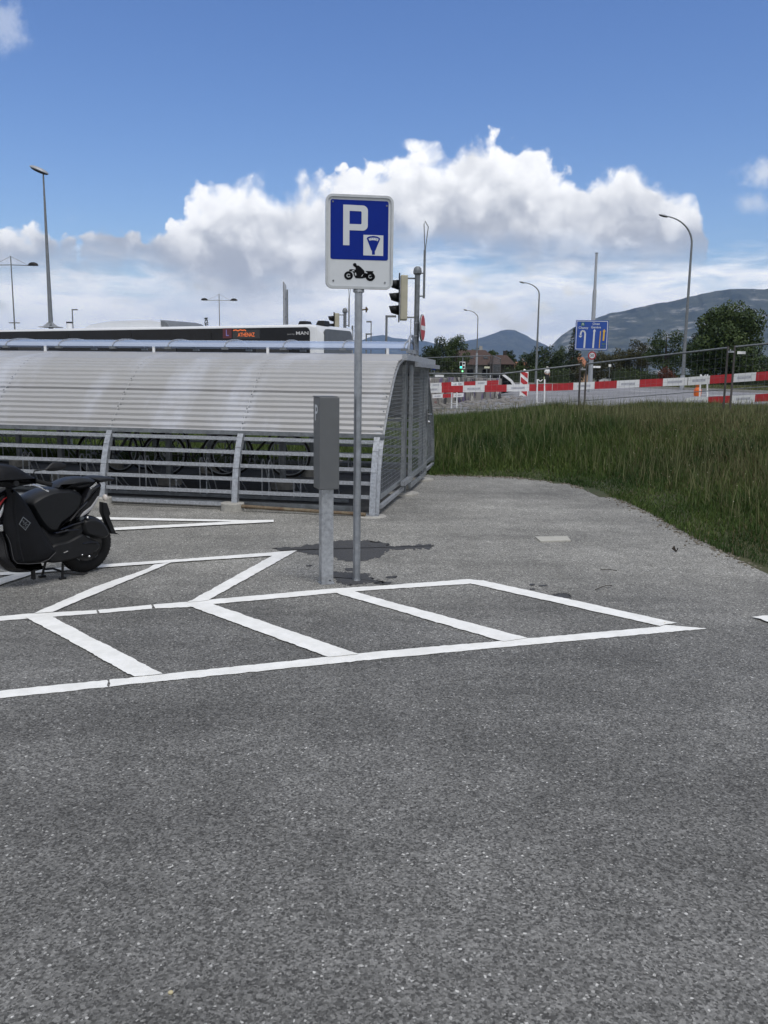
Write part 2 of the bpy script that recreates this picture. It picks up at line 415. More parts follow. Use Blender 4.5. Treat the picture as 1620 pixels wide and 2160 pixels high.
ROOTM = {}
def setp(o, label=None, cat=None, group=None, kind=None):
    if label: o['label'] = label
    if cat: o['category'] = cat
    if group: o['group'] = group
    if kind: o['kind'] = kind
    return o
def thing(name, label, cat, loc=(0, 0, 0), rz=0., group=None):
    o = bpy.data.objects.new(name, None); col.objects.link(o); o.empty_display_size = .2
    o.location = loc; o.rotation_euler = (0, 0, rz)
    ROOTM[o.name] = Matrix.Translation(loc) @ Matrix.Rotation(rz, 4, 'Z')
    return setp(o, label, cat, group)
def root_of(o):
    while o.parent: o = o.parent
    return o
def obj(name, mb, m, parent=None, world=False, smooth=False, label=None, bevel=0., sub=0):
    me = bpy.data.meshes.new(name); me.from_pydata(mb.v, [], mb.f); me.update()
    if parent and world:
        me.transform(ROOTM[root_of(parent).name].inverted())
    me.materials.append(m)
    if smooth:
        me.polygons.foreach_set('use_smooth', [True] * len(me.polygons))
    o = bpy.data.objects.new(name, me); col.objects.link(o)
    if parent: o.parent = parent
    if smooth and not sub:
        md = o.modifiers.new('s', 'EDGE_SPLIT'); md.split_angle = R(38)
    if bevel:
        md = o.modifiers.new('b', 'BEVEL'); md.width = bevel; md.segments = 2; md.limit_method = 'ANGLE'; md.angle_limit = R(35)
    if sub:
        md = o.modifiers.new('u', 'SUBSURF'); md.levels = sub; md.render_levels = sub
    if label: o['label'] = label
    return o
def copy_tree(o, parent=None):
    c_ = o.copy(); col.objects.link(c_); c_.parent = parent
    for ch in list(o.children): copy_tree(ch, c_)
    return c_
def dup(o, loc, rz=None, label=None, scale=None):
    c_ = copy_tree(o); c_.location = loc
    if rz is not None: c_.rotation_euler = (0, 0, rz)
    if label: c_['label'] = label
    if scale: c_.scale = scale
    return c_
def text_mesh(txt, size, o, ax, ay, an, lift, align='CENTER', thick=.001, extra_w=1.):
    cu = bpy.data.curves.new('t', 'FONT'); cu.body = txt; cu.size = size; cu.align_x = align; cu.align_y = 'CENTER'
    cu.resolution_u = 3; cu.offset = size * .012
    to = bpy.data.objects.new('t', cu); col.objects.link(to)
    bpy.context.view_layer.update()
    me = bpy.data.meshes.new_from_object(to.evaluated_get(bpy.context.evaluated_depsgraph_get()))
    o, ax, ay, an = Vector(o), Vector(ax), Vector(ay), Vector(an)
    mb = MB(); mb.add([o + ax * v.co.x * extra_w + ay * v.co.y + an * lift for v in me.vertices], [tuple(q.vertices) for q in me.polygons])
    bpy.data.objects.remove(to); bpy.data.curves.remove(cu); bpy.data.meshes.remove(me)
    return mb
def rrect(w, h, r, cx=0, cy=0, n=6):
    pts = []
    for sx_, sy_, a0 in ((1, 1, 0), (-1, 1, 90), (-1, -1, 180), (1, -1, 270)):
        for i in range(n + 1):
            a = R(a0 + 90 * i / n)
            pts.append((cx + sx_ * (w / 2 - r) + r * math.cos(a), cy + sy_ * (h / 2 - r) + r * math.sin(a)))
    return pts
def ring_prism(mb, outer, inner, o, ax, ay, an, t0, t1):
    o, ax, ay, an = Vector(o), Vector(ax), Vector(ay), Vector(an); n = len(outer)
    vs = [o + ax * u + ay * v + an * t for t in (t0, t1) for L_ in (outer, inner) for u, v in L_]
    fs = []
    for i in range(n):
        j = (i + 1) % n
        fs += [(i, j, n + j, n + i), (2 * n + i, 3 * n + i, 3 * n + j, 2 * n + j), (i, 2 * n + i, 2 * n + j, j), (n + i, n + j, 3 * n + j, 3 * n + i)]
    mb.add(vs, fs)
def interp(x, xs, ys): return float(np.interp(x, xs, ys))

# ------------------------------------------------------------------ ground
EDGE = [(-70, 14.95), (-20, 14.95), (-3, 14.95), (.3, 14.2), (.72, 13.72), (1.45, 13.64), (2.0, 13.52), (2.38, 13.31), (2.79, 12.78), (3.0, 11.88), (3.17, 10.81), (3.19, 9.74), (3.17, 8.73), (3.2, 7.9), (3.32, 7.17), (3.6, 5.5), (4.0, 3), (4.6, -2), (6, -14)]
EA = np.array(EDGE)
def edge_dist(x, y):                                   # signed distance beyond the asphalt edge (vectorised)
    x = np.asarray(x, float); y = np.asarray(y, float)
    best = np.full(x.shape, 1e9); sign = np.zeros(x.shape)
    for (x0, y0), (x1, y1) in zip(EDGE[:-1], EDGE[1:]):
        dx, dy = x1 - x0, y1 - y0; L2 = dx * dx + dy * dy
        t_ = np.clip(((x - x0) * dx + (y - y0) * dy) / L2, 0, 1)
        d = np.hypot(x - x0 - t_ * dx, y - y0 - t_ * dy)
        cr = dx * (y - y0) - dy * (x - x0)
        m_ = d < best - 1e-9
        best = np.where(m_, d, best); sign = np.where(m_, np.sign(cr), sign)
    return best * np.where(sign == 0, 1, sign)
def smooth_(t_): t_ = np.clip(t_, 0, 1); return t_ * t_ * (3 - 2 * t_)
def zg(x, y):
    x = np.asarray(x, float); y = np.asarray(y, float)
    s = edge_dist(x, y)
    plat = .30 + .42 * smooth_((x + .5) / 5.5) + .10 * smooth_((x - 4.5) / 2)
    rise = smooth_((s + .5) / np.where(x > 2.5, 4.2, 5.2)) * .96 + .04
    far = 1 - smooth_((np.hypot(x, y) - 55) / 115)
    near = 1 - .12 * smooth_((np.hypot(x, y) - 21) / 14)
    z = plat * rise * far * near
    return np.where(s > 0, z - .02, -.05)
def ZG(x, y): return float(zg(np.array([x]), np.array([y]))[0])
xs = np.unique(np.concatenate([-np.geomspace(12, 16000, 34), np.arange(-12, 16, .35), np.geomspace(16, 16000, 34)]))
ys = np.unique(np.concatenate([-np.geomspace(8, 16000, 20), np.arange(-8, 32, .35), np.geomspace(32, 16000, 50)]))
X, Y = np.meshgrid(xs, ys); Z = zg(X, Y)
near_m = (edge_dist(X, Y) > .3) & (np.hypot(X, Y) < 40)
Z = Z + near_m * .010 * (np.sin(X * 2.3 + Y * 1.1) + np.sin(Y * 3.1 - X * 1.7))
nx, ny = len(xs), len(ys)
gmb = MB(); gmb.v = list(zip(X.ravel().tolist(), Y.ravel().tolist(), Z.ravel().tolist()))
gmb.f = [(j * nx + i, j * nx + i + 1, (j + 1) * nx + i + 1, (j + 1) * nx + i) for j in range(ny - 1) for i in range(nx - 1)]
setp(obj('ground', gmb, meadow, smooth=True), kind='structure')
# asphalt sheet
pts = []
for (x0, y0), (x1, y1) in zip(EDGE[:-1], EDGE[1:]):
    n = max(1, int(min(40, math.hypot(x1 - x0, y1 - y0) / .12)))
    for k in range(n):
        x_, y_ = x0 + (x1 - x0) * k / n, y0 + (y1 - y0) * k / n
        j = .05 if x_ > .5 else 0
        pts.append((x_ + random.uniform(-j, j) + .08, y_ + random.uniform(-j, j) + .06, 0))
pts += [(6, -14, 0), (-70, -14, 0)]
pm = MB(); pm.add(pts, [tuple(range(len(pts) - 1, -1, -1))])
setp(obj('parking_ground', pm, asphalt), kind='structure')
bm_ = MB(); bm_.add([(-70, 21, .33), (-3, 21, .34), (3, 42, .40), (-70, 42, .36)], [(0, 1, 2, 3)])
# road
RY = np.concatenate([np.arange(23, 60, 2.), np.arange(60, 125, 5.)])
XR = np.interp(RY, [23, 35, 50, 67, 85, 100, 125], [34, 25.5, 20.5, 17.3, 15.5, 14.5, 13.5])
XL = np.interp(RY, [23, 30, 45, 65, 85, 100, 125], [1.2, 2.2, 5.5, 9.5, 11.5, 12.2, 12.6])
rm = MB(); K = 24
for y_, a, b in zip(RY, XL, XR):
    for k in range(K + 1):
        x_ = a + (b - a) * k / K
        rm.v.append((x_, y_, ZG(x_, y_) + .03))
rm.f = [(j * (K + 1) + i, j * (K + 1) + i + 1, (j + 1) * (K + 1) + i + 1, (j + 1) * (K + 1) + i) for j in range(len(RY) - 1) for i in range(K)]
setp(obj('road', rm, asphalt_road, smooth=True), kind='structure')
km = MB()
for i in range(len(RY) - 1):
    a = (XR[i] + .1, RY[i], ZG(XR[i], RY[i]) + .09); b = (XR[i + 1] + .1, RY[i + 1], ZG(XR[i + 1], RY[i + 1]) + .09)
    km.bar(a, b, .22, .16)
setp(obj('kerb', km, concrete), kind='structure')
lm = MB()
for y0 in (27, 33, 39, 46):
    x0, x1 = np.interp([y0, y0 + 2.5], [23, 50, 100], [18, 13.5, 13])
    lm.add([(x0, y0, ZG(x0, y0) + .05), (x0 + .15, y0, ZG(x0, y0) + .05), (x1 + .15, y0 + 2.5, ZG(x1, y0 + 2.5) + .05), (x1, y0 + 2.5, ZG(x1, y0 + 2.5) + .05)], [(0, 1, 2, 3)])
setp(obj('lane_marking', lm, marking), kind='structure')

# painted bays
def rough_poly(pts_px, z):
    P_ = [G(x_, y_) for x_, y_ in pts_px]; out = []
    for a, b in zip(P_, P_[1:] + P_[:1]):
        n = max(1, int((b - a).length / .022))
        nrm = Vector((-(b - a).y, (b - a).x, 0)).normalized() if (b - a).length > 0 else Vector()
        j = 0.
        for k in range(n):
            j = j * .45 + random.gauss(0, .0026)
            q = a.lerp(b, k / n) + nrm * j
            out.append((q.x, q.y, z))
    return out
LINES = [
    [(-500, 1497), (0, 1458), (226, 1435.5), (228, 1439), (226, 1444), (228, 1450), (0, 1474), (-500, 1516)],
    [(231, 1435), (681, 1388), (800, 1375), (1058, 1353), (1109, 1348), (1392, 1323), (1404, 1319), (1491, 1327), (1109, 1362), (800, 1391), (341, 1438), (231, 1450), (233, 1444), (230, 1439)],
    [(-400, 1330), (0, 1301), (69, 1295), (203, 1288), (206, 1295), (52, 1307), (0, 1311), (-400, 1341)],
    [(206, 1288), (320, 1277), (322, 1285), (209, 1295)],
    [(324, 1276.5), (395, 1271), (434, 1267), (701, 1243), (800, 1237), (987, 1223), (1018, 1225.6), (992, 1232.5), (800, 1245), (696, 1253), (434, 1277.5), (395, 1282.5), (326, 1285)],
    [(1000, 1227), (1018, 1225.6), (1240, 1274), (1428, 1315.5), (1404, 1319), (1392, 1322), (992, 1232)],
    [(701, 1250), (745, 1248), (800, 1264.5), (1113, 1348), (1060, 1355), (800, 1279)],
    [(395, 1279), (444, 1275), (757, 1382), (693, 1388)],
    [(52, 1303), (104, 1300), (343, 1424), (283, 1430)],
    [(578, 1172), (627, 1163), (440, 1268), (395, 1273)],
    [(325, 1193), (362, 1188), (111, 1293), (69, 1297), (200, 1240), (311, 1202)],
    [(627, 1163), (580, 1174), (402, 1185.5), (207, 1200), (60, 1212), (0, 1216), (-300, 1236), (-300, 1228), (0, 1210), (72, 1204), (207, 1193.5), (405, 1180), (600, 1165)],
    [(66, 1206), (98, 1204), (0, 1236), (-200, 1300), (-240, 1300), (0, 1222)],
    [(-300, 1085), (228, 1093), (514, 1099), (577, 1098.5), (540, 1103), (228, 1098), (-300, 1091)],
    [(540, 1099.5), (577, 1098.5), (577, 1103), (235, 1121), (-200, 1148), (-200, 1141), (235, 1115.5)],
    [(1585, 1304), (1620, 1301.3), (1800, 1287), (1900, 1290), (1700, 1316), (1622, 1316), (1604, 1309)],
]
mk = MB(); 
for i, L_ in enumerate(LINES):
    pp = rough_poly(L_, .0035 + .0006 * i)
    mk.add(pp, [tuple(range(len(pp)))])
setp(obj('parking_marking', mk, marking), kind='structure')
mod = bpy.data.objects['parking_marking'].modifiers.new('t', 'TRIANGULATE')
# damp stains on the asphalt
def blob(pts_px, z, n=170, jit=.05):
    P_ = [G(*q) for q in pts_px]; out = []
    for i in range(n):
        u = i / n * len(P_); a = int(u) % len(P_); f = u - int(u)
        p0, p1, p2, p3 = P_[a - 1], P_[a], P_[(a + 1) % len(P_)], P_[(a + 2) % len(P_)]
        q = .5 * ((2 * p1) + (p2 - p0) * f + (2 * p0 - 5 * p1 + 4 * p2 - p3) * f * f + (3 * p1 - p0 - 3 * p2 + p3) * f ** 3)
        out.append((q.x + random.gauss(0, jit * .5), q.y + random.gauss(0, jit), z))
    return out
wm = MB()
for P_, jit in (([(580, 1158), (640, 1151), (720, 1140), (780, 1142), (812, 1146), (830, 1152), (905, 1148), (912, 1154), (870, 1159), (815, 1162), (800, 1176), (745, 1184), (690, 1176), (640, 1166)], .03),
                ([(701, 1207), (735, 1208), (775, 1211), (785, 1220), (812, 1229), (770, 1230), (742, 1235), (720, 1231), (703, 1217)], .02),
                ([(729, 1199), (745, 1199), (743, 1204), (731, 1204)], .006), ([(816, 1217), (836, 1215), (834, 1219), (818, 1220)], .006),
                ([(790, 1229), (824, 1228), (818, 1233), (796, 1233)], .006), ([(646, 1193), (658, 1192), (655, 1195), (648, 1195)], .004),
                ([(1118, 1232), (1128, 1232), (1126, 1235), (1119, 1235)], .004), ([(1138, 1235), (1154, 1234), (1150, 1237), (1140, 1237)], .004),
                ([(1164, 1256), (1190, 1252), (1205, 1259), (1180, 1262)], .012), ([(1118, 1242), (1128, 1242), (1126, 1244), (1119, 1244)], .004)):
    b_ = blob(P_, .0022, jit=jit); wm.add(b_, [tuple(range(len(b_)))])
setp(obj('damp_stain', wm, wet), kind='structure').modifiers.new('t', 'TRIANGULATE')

# small things lying on the asphalt
m_ = MB(); P_ = [G(1129, 1134), G(1196, 1133), (G(1204, 1142)), G(1140, 1144)]
m_.add([(q.x, q.y, .012) for q in P_] + [(q.x, q.y, -.02) for q in P_], [(3, 2, 1, 0), (0, 1, 5, 4), (1, 2, 6, 5), (2, 3, 7, 6), (3, 0, 4, 7)])
setp(obj('concrete_slab', m_, mat('pale slab', (.42, .41, .37), .9, 0, .12, 30, .4, 80)), 'small pale concrete cover set in the asphalt near the grass bank', 'manhole cover')
def litter(name, px, pts_, r, m, label, cat):
    c_ = G(*px); m_ = MB().tube([(c_.x + a, c_.y + b, .004 + r + d) for a, b, d in pts_], r, 5)
    setp(obj(name, m_, m), label, cat)
litter('twig', (1278, 1242), [(-.10, -.06, 0), (-.03, -.01, .012), (.0, .0, .02), (.06, .05, .01)], .003, twig_m, 'forked dry twig lying on asphalt beyond the rightmost painted bay', 'twig')
litter('twig', (1283, 1204), [(-.06, .02, 0), (.0, .0, .006), (.07, -.02, 0)], .003, twig_m, 'thin dark twig lying on asphalt nearer the grass bank', 'twig')
c_ = G(1425, 1165); m_ = MB()
for k in range(7):
    a = random.uniform(0, 6.28); l = random.uniform(.02, .05)
    q = Vector((c_.x + math.cos(a) * l, c_.y + math.sin(a) * l, .02 + random.uniform(0, .03)))
    m_.add([(c_.x, c_.y, .004), q, q + Vector((.012, .004, .01)), (c_.x + .01, c_.y, .006)], [(0, 1, 2, 3)])
setp(obj('dead_leaf', m_, twig_m), 'crumpled dark dead leaves lying on asphalt beside the bank', 'leaf')
for px, lab in (((360, 2096), 'small cream pebble on the asphalt in the left foreground'), ((1402, 1315), 'tiny yellowish pebble on asphalt by the tip of the painted bays')):
    c_ = G(*px); setp(obj('pebble', MB().ball((c_.x, c_.y, .004), .0075, .0065, .005, 8, 5), mat('pebble', (.5, .44, .28), .9), smooth=True), lab, 'pebble')

# ------------------------------------------------------------------ grass (stuff)
def grass_obj(name, px, py, pz, h, w, tone, lean):
    n = len(px)
    ang = rng.uniform(0, 2 * np.pi, n); la = rng.uniform(0, 2 * np.pi, n)
    ax_, ay_ = np.cos(ang) * w / 2, np.sin(ang) * w / 2
    lx, ly = np.cos(la) * lean * h, np.sin(la) * lean * h
    V = np.zeros((n, 5, 3), np.float32)
    V[:, 0] = np.stack([px - ax_, py - ay_, pz], 1); V[:, 1] = np.stack([px + ax_, py + ay_, pz], 1)
    mx_, my_, mz = px + lx * .3, py + ly * .3, pz + h * .55
    V[:, 2] = np.stack([mx_ + ax_ * .8, my_ + ay_ * .8, mz], 1); V[:, 3] = np.stack([mx_ - ax_ * .8, my_ - ay_ * .8, mz], 1)
    V[:, 4] = np.stack([px + lx, py + ly, pz + h * (1 - .25 * lean)], 1)
    me = bpy.data.meshes.new(name)
    me.vertices.add(n * 5); me.vertices.foreach_set('co', V.ravel())
    base = np.arange(n)[:, None] * 5
    loops = np.concatenate([base + np.array([[0, 1, 2, 3]]), base + np.array([[3, 2, 4]])], 1).ravel()
    me.loops.add(n * 7); me.loops.foreach_set('vertex_index', loops.astype(np.int32))
    starts = (np.arange(n)[:, None] * 7 + np.array([[0, 4]])).ravel()
    me.polygons.add(n * 2); me.polygons.foreach_set('loop_start', starts.astype(np.int32))
    me.update(calc_edges=True)
    at = me.attributes.new('tone', 'FLOAT_COLOR', 'POINT')
    c4 = np.ones((n, 5, 4), np.float32); c4[:, :, :3] = tone[:, None, :]
    at.data.foreach_set('color', c4.ravel())
    me.materials.append(blades)
    o = bpy.data.objects.new(name, me); col.objects.link(o)
    return setp(o, kind='stuff')
def vnoise(x, y, s, seed):
    r_ = np.random.default_rng(seed); v = np.zeros_like(x)
    for k in range(5):
        a = r_.uniform(0, 6.28); f = s * (1.6 ** k)
        v += np.sin((x * math.cos(a) + y * math.sin(a)) * f + r_.uniform(0, 6.28)) / 1.4 ** k
    return v / 2.4
def scatter(n, x0, x1, y0, y1, smin):
    x = rng.uniform(x0, x1, n); y = rng.uniform(y0, y1, n)
    # more where it is seen largest
    s = edge_dist(x, y) + vnoise(x, y, 2.5, 3) * .1
    k = (s > smin) & (x < y * .52 + 1.2)
    return x[k], y[k], s[k]
x, y, s = scatter(560000, .4, 13, 6.0, 21.5, -.03)
brown = np.clip(.45 * vnoise(x, y, .7, 11) + .55 * smooth_((x - 3.2) / 1.8) + .15, 0, 1)
tall = smooth_(s / 1.6) * np.clip(.9 + .5 * vnoise(x, y, 1.3, 5), .25, 1.6)
tall = tall * np.where(x > 4.2, .62, 1.)
h = (.06 + .24 * tall) * rng.uniform(.5, 1.25, len(x))
w = rng.uniform(.005, .011, len(x)) * (1 + (y - 8) * .035)
g1, g2, bt = np.array([.026, .058, .011]), np.array([.125, .175, .042]), np.array([.16, .14, .068])
r1 = rng.uniform(0, 1, len(x))[:, None]
patch = np.clip(.5 + .6 * vnoise(x, y, 1.6, 21), 0, 1)[:, None]
tone = g1 * (1 - r1 * patch) + g2 * r1 * patch
isb = (rng.uniform(0, 1, len(x)) < brown * .62 * smooth_((x - 2.4) / 2.5) + .03)[:, None]
tone = np.where(isb, bt * rng.uniform(.45, 1.1, (len(x), 1)), tone)
grass_obj('bank_grass', x, y, zg(x, y) - .02, h, w, tone, rng.uniform(.05, .7, len(x)))
# tall seed stems on the crest
x, y, s = scatter(15000, .6, 13, 8, 21.5, .5)
tone = np.array([.17, .18, .085]) * rng.uniform(.5, 1.15, (len(x), 1))
grass_obj('seeding_grass', x, y, zg(x, y), rng.uniform(.25, .56, len(x)) * np.where(x > 5, .75, 1), np.full(len(x), .006) * (1 + (y - 8) * .04), tone, rng.uniform(.02, .35, len(x)))
# turf behind the shelter, at the far side of the road, and along the dig
x = rng.uniform(-16, 1.2, 60000); y = 15.0 + rng.uniform(0, 1, 60000) ** 1.3 * 5
tone = g1 * .9 + (g2 - g1) * rng.uniform(0, 1, (len(x), 1))
grass_obj('rear_turf', x, y, zg(x, y) - .02, rng.uniform(.08, .32, len(x)), rng.uniform(.008, .016, len(x)), tone, rng.uniform(.1, .6, len(x)))
x = rng.uniform(12, 70, 60000); y = rng.uniform(32, 120, 60000); k = x > np.interp(y, RY, XR) + .8; x, y = x[k], y[k]
tone = np.array([.11, .12, .045]) * rng.uniform(.5, 1.2, (len(x), 1))
grass_obj('verge_grass', x, y, zg(x, y) - .02, rng.uniform(.1, .35, len(x)), rng.uniform(.03, .06, len(x)), tone, rng.uniform(.1, .6, len(x)))
# low weed flowers
x, y, s = scatter(420, .8, 10, 7, 18, .3)
fm = MB()
for a, b in zip(x, y):
    z_ = ZG(a, b) + random.uniform(.12, .42); r_ = random.uniform(.004, .009)
    fm.add([(a - r_, b, z_), (a, b - r_, z_ + .004), (a + r_, b, z_), (a, b + r_, z_ + .004), (a, b, z_ + .012)], [(0, 1, 4), (1, 2, 4), (2, 3, 4), (3, 0, 4)])
setp(obj('meadow_flowers', fm, mat('pale petals', (.42, .41, .30), .8)), kind='stuff')
# stones and dry litter along the foot of the bank
sm = MB()
for k in range(900):
    i = random.randrange(4, 14); (x0, y0), (x1, y1) = EDGE[i], EDGE[i + 1]; f = random.random()
    a, b = x0 + (x1 - x0) * f + random.gauss(.05, .09), y0 + (y1 - y0) * f + random.gauss(.05, .09)
    r_ = random.uniform(.006, .02); sm.ball((a, b, .006), r_, r_ * .8, r_ * .55, 6, 4)
setp(obj('edge_gravel', sm, mat('gravel and dry leaves', (.10, .085, .065), .95, 0, .5, 40, col2=(.3, .27, .22)), smooth=True), kind='stuff')

# ------------------------------------------------------------------ mountains
def mountain(name, pts_, dist, depth, m, seed, amp):
    pa = [(azel(*q)) for q in pts_]; pa.sort()
    az = np.linspace(pa[0][0], pa[-1][0], 420); el = np.interp(az, [a for a, _ in pa], [e for _, e in pa])
    r_ = np.random.default_rng(seed); rows = 36; V = []
    fr = np.zeros_like(az)
    for k in range(7): fr += np.sin(az * 60 * 1.9 ** k + r_.uniform(0, 6)) / 1.7 ** k
    top = np.maximum(dist * np.tan(el) + EYE, 0) + fr * amp * .12
    for j in range(rows + 12):
        t_ = j / (rows - 1)
        if t_ <= 1: dd = dist - depth * (1 - t_); zf = t_ ** 1.35
        else: t2 = (j - rows + 1) / 12; dd = dist + depth * .8 * t2; zf = 1 - t2 ** .8
        wob = np.zeros_like(az)
        for k in range(6): wob += np.sin(az * 45 * 1.8 ** k + t_ * 5 * 1.5 ** k + seed + k * 2.1) / 1.6 ** k
        z_ = top * zf + wob * amp * math.sin(math.pi * min(t_, 1)) if t_ <= 1 else top * zf
        d2 = dd + wob * depth * .03
        V += [(math.sin(a) * q / math.cos(0), math.cos(a) * q, max(zz, -2)) for a, q, zz in zip(az, d2, z_)]
    n = len(az); mb = MB(); mb.v = V
    mb.f = [(j * n + i, j * n + i + 1, (j + 1) * n + i + 1, (j + 1) * n + i) for j in range(rows + 11) for i in range(n - 1)]
    return setp(obj(name, mb, m, smooth=False), kind='structure')
def mtn_mat(name, rock):
    m, nt, p, t, N, noise_, ramp, mul, mix = nodes_mat(name)
    c = mix(ramp(noise_(.006, 10, .75), .38, .62, 0, 1), (.012, .022, .014), (.075, .085, .060))
    sv = N('ShaderNodeMapping'); nt.links.new(t.outputs['Object'], sv.inputs[0]); sv.inputs['Scale'].default_value = (1, 1, 4)
    c = mix(ramp(noise_(.0032, 9, .72, sv.outputs[0]), .54, .62, 0, rock), c, (.36, .35, .33))
    nt.links.new(c, p.inputs['Base Color']); p.inputs['Roughness'].default_value = .95
    return m
mountain('limestone_ridge', [(1130, 770), (1150, 742), (1163, 728), (1184, 708), (1212, 692), (1257, 671.5), (1286, 660), (1330, 651), (1368, 643), (1446, 630), (1511, 614.5), (1563, 609), (1620, 606), (1750, 598), (1950, 606), (2300, 640), (2900, 730)], 7000, 1900, mtn_mat('forest and limestone', .75), 3, 20)
mountain('round_mountain', [(880, 742), (930, 733), (960, 726), (988, 718.6), (1005, 715), (1024, 710), (1043, 703), (1057, 697.5), (1071, 695), (1087, 696), (1106, 704.5), (1125, 716), (1139, 722), (1151, 727), (1175, 742), (1210, 765)], 11500, 2600, mtn_mat('distant forest', .12), 8, 14)
mountain('far_ridge', [(-600, 770), (300, 752), (560, 742), (700, 724), (735, 716), (760, 719), (785, 709), (808, 706), (830, 713), (870, 717), (900, 720), (940, 730), (1000, 745), (1100, 760)], 15000, 2000, mtn_mat('far rock', .25), 13, 18)

# ------------------------------------------------------------------ trees
def leaves(name, centres, radii, n, size, m, parent, squash=1., seed=0):
    r_ = np.random.default_rng(seed); C_ = np.array(centres); Rr = np.array(radii)
    pr = Rr ** 2; pr = pr / pr.sum(); idx = r_.choice(len(C_), n, p=pr)
    d = r_.normal(size=(n, 3)); d /= np.linalg.norm(d, axis=1)[:, None]
    rad = Rr[idx] * r_.uniform(.35, 1.08, n) ** .6
    c_ = C_[idx] + d * rad[:, None] * np.array([1, 1, squash])
    nrm = d + r_.normal(size=(n, 3)) * .65; nrm /= np.linalg.norm(nrm, axis=1)[:, None]
    a = np.cross(nrm, r_.normal(size=(n, 3))); a /= np.linalg.norm(a, axis=1)[:, None]; b = np.cross(nrm, a)
    s_ = size * r_.uniform(.5, 1.3, n)[:, None]
    V = np.stack([c_ - a * s_ * .5, c_ - b * s_ * .35, c_ + a * s_ * .5, c_ + b * s_ * .35], 1).reshape(-1, 3)
    me = bpy.data.meshes.new(name)
    me.vertices.add(n * 4); me.vertices.foreach_set('co', V.astype(np.float32).ravel())
    me.loops.add(n * 4); me.loops.foreach_set('vertex_index', np.arange(n * 4, dtype=np.int32))
    me.polygons.add(n); me.polygons.foreach_set('loop_start', np.arange(n, dtype=np.int32) * 4)
    me.update(calc_edges=True)
    cl = r_.uniform(0, 1, len(C_))[idx] * .6 + r_.uniform(0, 1, n) * .4
    at = me.attributes.new('tone', 'FLOAT', 'POINT'); at.data.foreach_set('value', np.repeat(cl, 4).astype(np.float32))
    me.materials.append(m); o = bpy.data.objects.new(name, me); col.objects.link(o); o.parent = parent
    return o
def tree(name, px, top, wpx, dist, m, label, seed, base=None, conic=False, n=3200, grp='trees along the far roadside'):
    c_ = D(px, 780, dist); z0 = ZG(c_.x, dist); zt = D(px, top, dist).z; h = zt - z0; w = wpx / F * dist
    t_ = thing(name, label, 'tree', (c_.x, dist, z0), 0, grp)
    r_ = random.Random(seed)
    tr = MB(); tr.tube([(0, 0, -.1), (.1, 0, h * .3), (.0, .1, h * .75)], [w * .045 + .08, w * .03 + .06, .05], 7)
    C_, Q = [], []
    if conic:
        for k in range(34):
            f = (k + .5) / 34; rr = w * .5 * (1 - f) ** .85
            for j in range(3):
                a = r_.uniform(0, 6.28)
                C_.append((math.cos(a) * rr * .62, math.sin(a) * rr * .62, h * (.06 + .93 * f))); Q.append(max(.25, rr * .5))
    else:
        lo = base if base is not None else .18
        for k in range(46):
            u, v_, s_ = r_.uniform(0, 6.28), r_.uniform(-1, 1), r_.uniform(.3, 1) ** .5
            q = math.sqrt(1 - v_ * v_)
            sh_ = 1 if v_ > 0 else .8
            x_, y_, z_ = math.cos(u) * q * w * .40 * s_, math.sin(u) * q * w * .40 * s_, h * (lo + (1 - lo) * .5 * (1 + v_ * s_ * .86 * sh_))
            C_.append((x_, y_, z_)); Q.append(r_.uniform(.10, .20) * min(w, h * 1.1))
        for k in range(7):
            q = C_[r_.randrange(len(C_))]; b0 = h * r_.uniform(.15, .4)
            tr.tube([(0, 0, b0), (q[0] * .5, q[1] * .5, (b0 + q[2]) * .52), q], [w * .02 + .04, .05, .02], 5)
    obj('trunk', tr, bark, t_, smooth=True)
    leaves('crown', C_, Q, n, max(.14, .020 * w + .13), m, t_, .85, seed)
    return t_
T = [('leafy_tree', 905, 722, 60, 120, leaf_dark, 'dark bushy tree rising just right of the no entry sign', 1),
     ('leafy_tree', 935, 712, 70, 128, leaf_dark, 'dark tree left of the tallest crown behind the brown roofed house', 2),
     ('leafy_tree', 962, 702, 66, 124, leaf_mid, 'tall green tree rising behind the left of the brown roofed house', 3),
     ('leafy_tree', 1003, 730, 44, 165, leaf_mid, 'low green tree behind the ridge of the brown roofed house', 4),
     ('leafy_tree', 1036, 731, 34, 170, leaf_mid, 'small round tree behind the right end of the brown roof', 5),
     ('leafy_tree', 1074, 733, 34, 170, leaf_dark, 'round dark tree just right of the brown roof', 6),
     ('leafy_tree', 1108, 742, 50, 150, leaf_mid, 'green tree above the small orange roof', 7),
     ('leafy_tree', 1148, 728, 96, 140, leaf_dark, 'broad dark tree between the curved lamp and the conifer', 8),
     ('leafy_tree', 1182, 726, 50, 150, leaf_mid, 'light green tree just left of the dark conifer', 9),
     ('leafy_tree', 1262, 738, 60, 150, leaf_olive, 'olive tree behind the speed limit sign', 10),
     ('leafy_tree', 1298, 737, 74, 140, leaf_olive, 'low olive tree right of the blue direction sign', 11),
     ('leafy_tree', 1345, 706, 66, 138, leaf_olive, 'brownish tree between the blue sign and the tall lamp', 12),
     ('leafy_tree', 1402, 676, 92, 132, leaf_mid, 'loose green tree left of the tall curved lamp', 13),
     ('leafy_tree', 1470, 680, 70, 128, leaf_dark, 'dark tree filling the gap behind the tall curved lamp', 14),
     ('leafy_tree', 1605, 742, 60, 135, leaf_mid, 'green tree at the right border beyond the fence', 16)]
for nme, px, top, w, d, m, lab, sdd in T: tree(nme, px, top, w, d, m, lab, sdd, n=6000, base=.0)
tree('leafy_tree', 1530, 630, 176, 118, leaf_mid, 'largest round dark green tree beyond the fence', 15, n=26000, base=-.12)
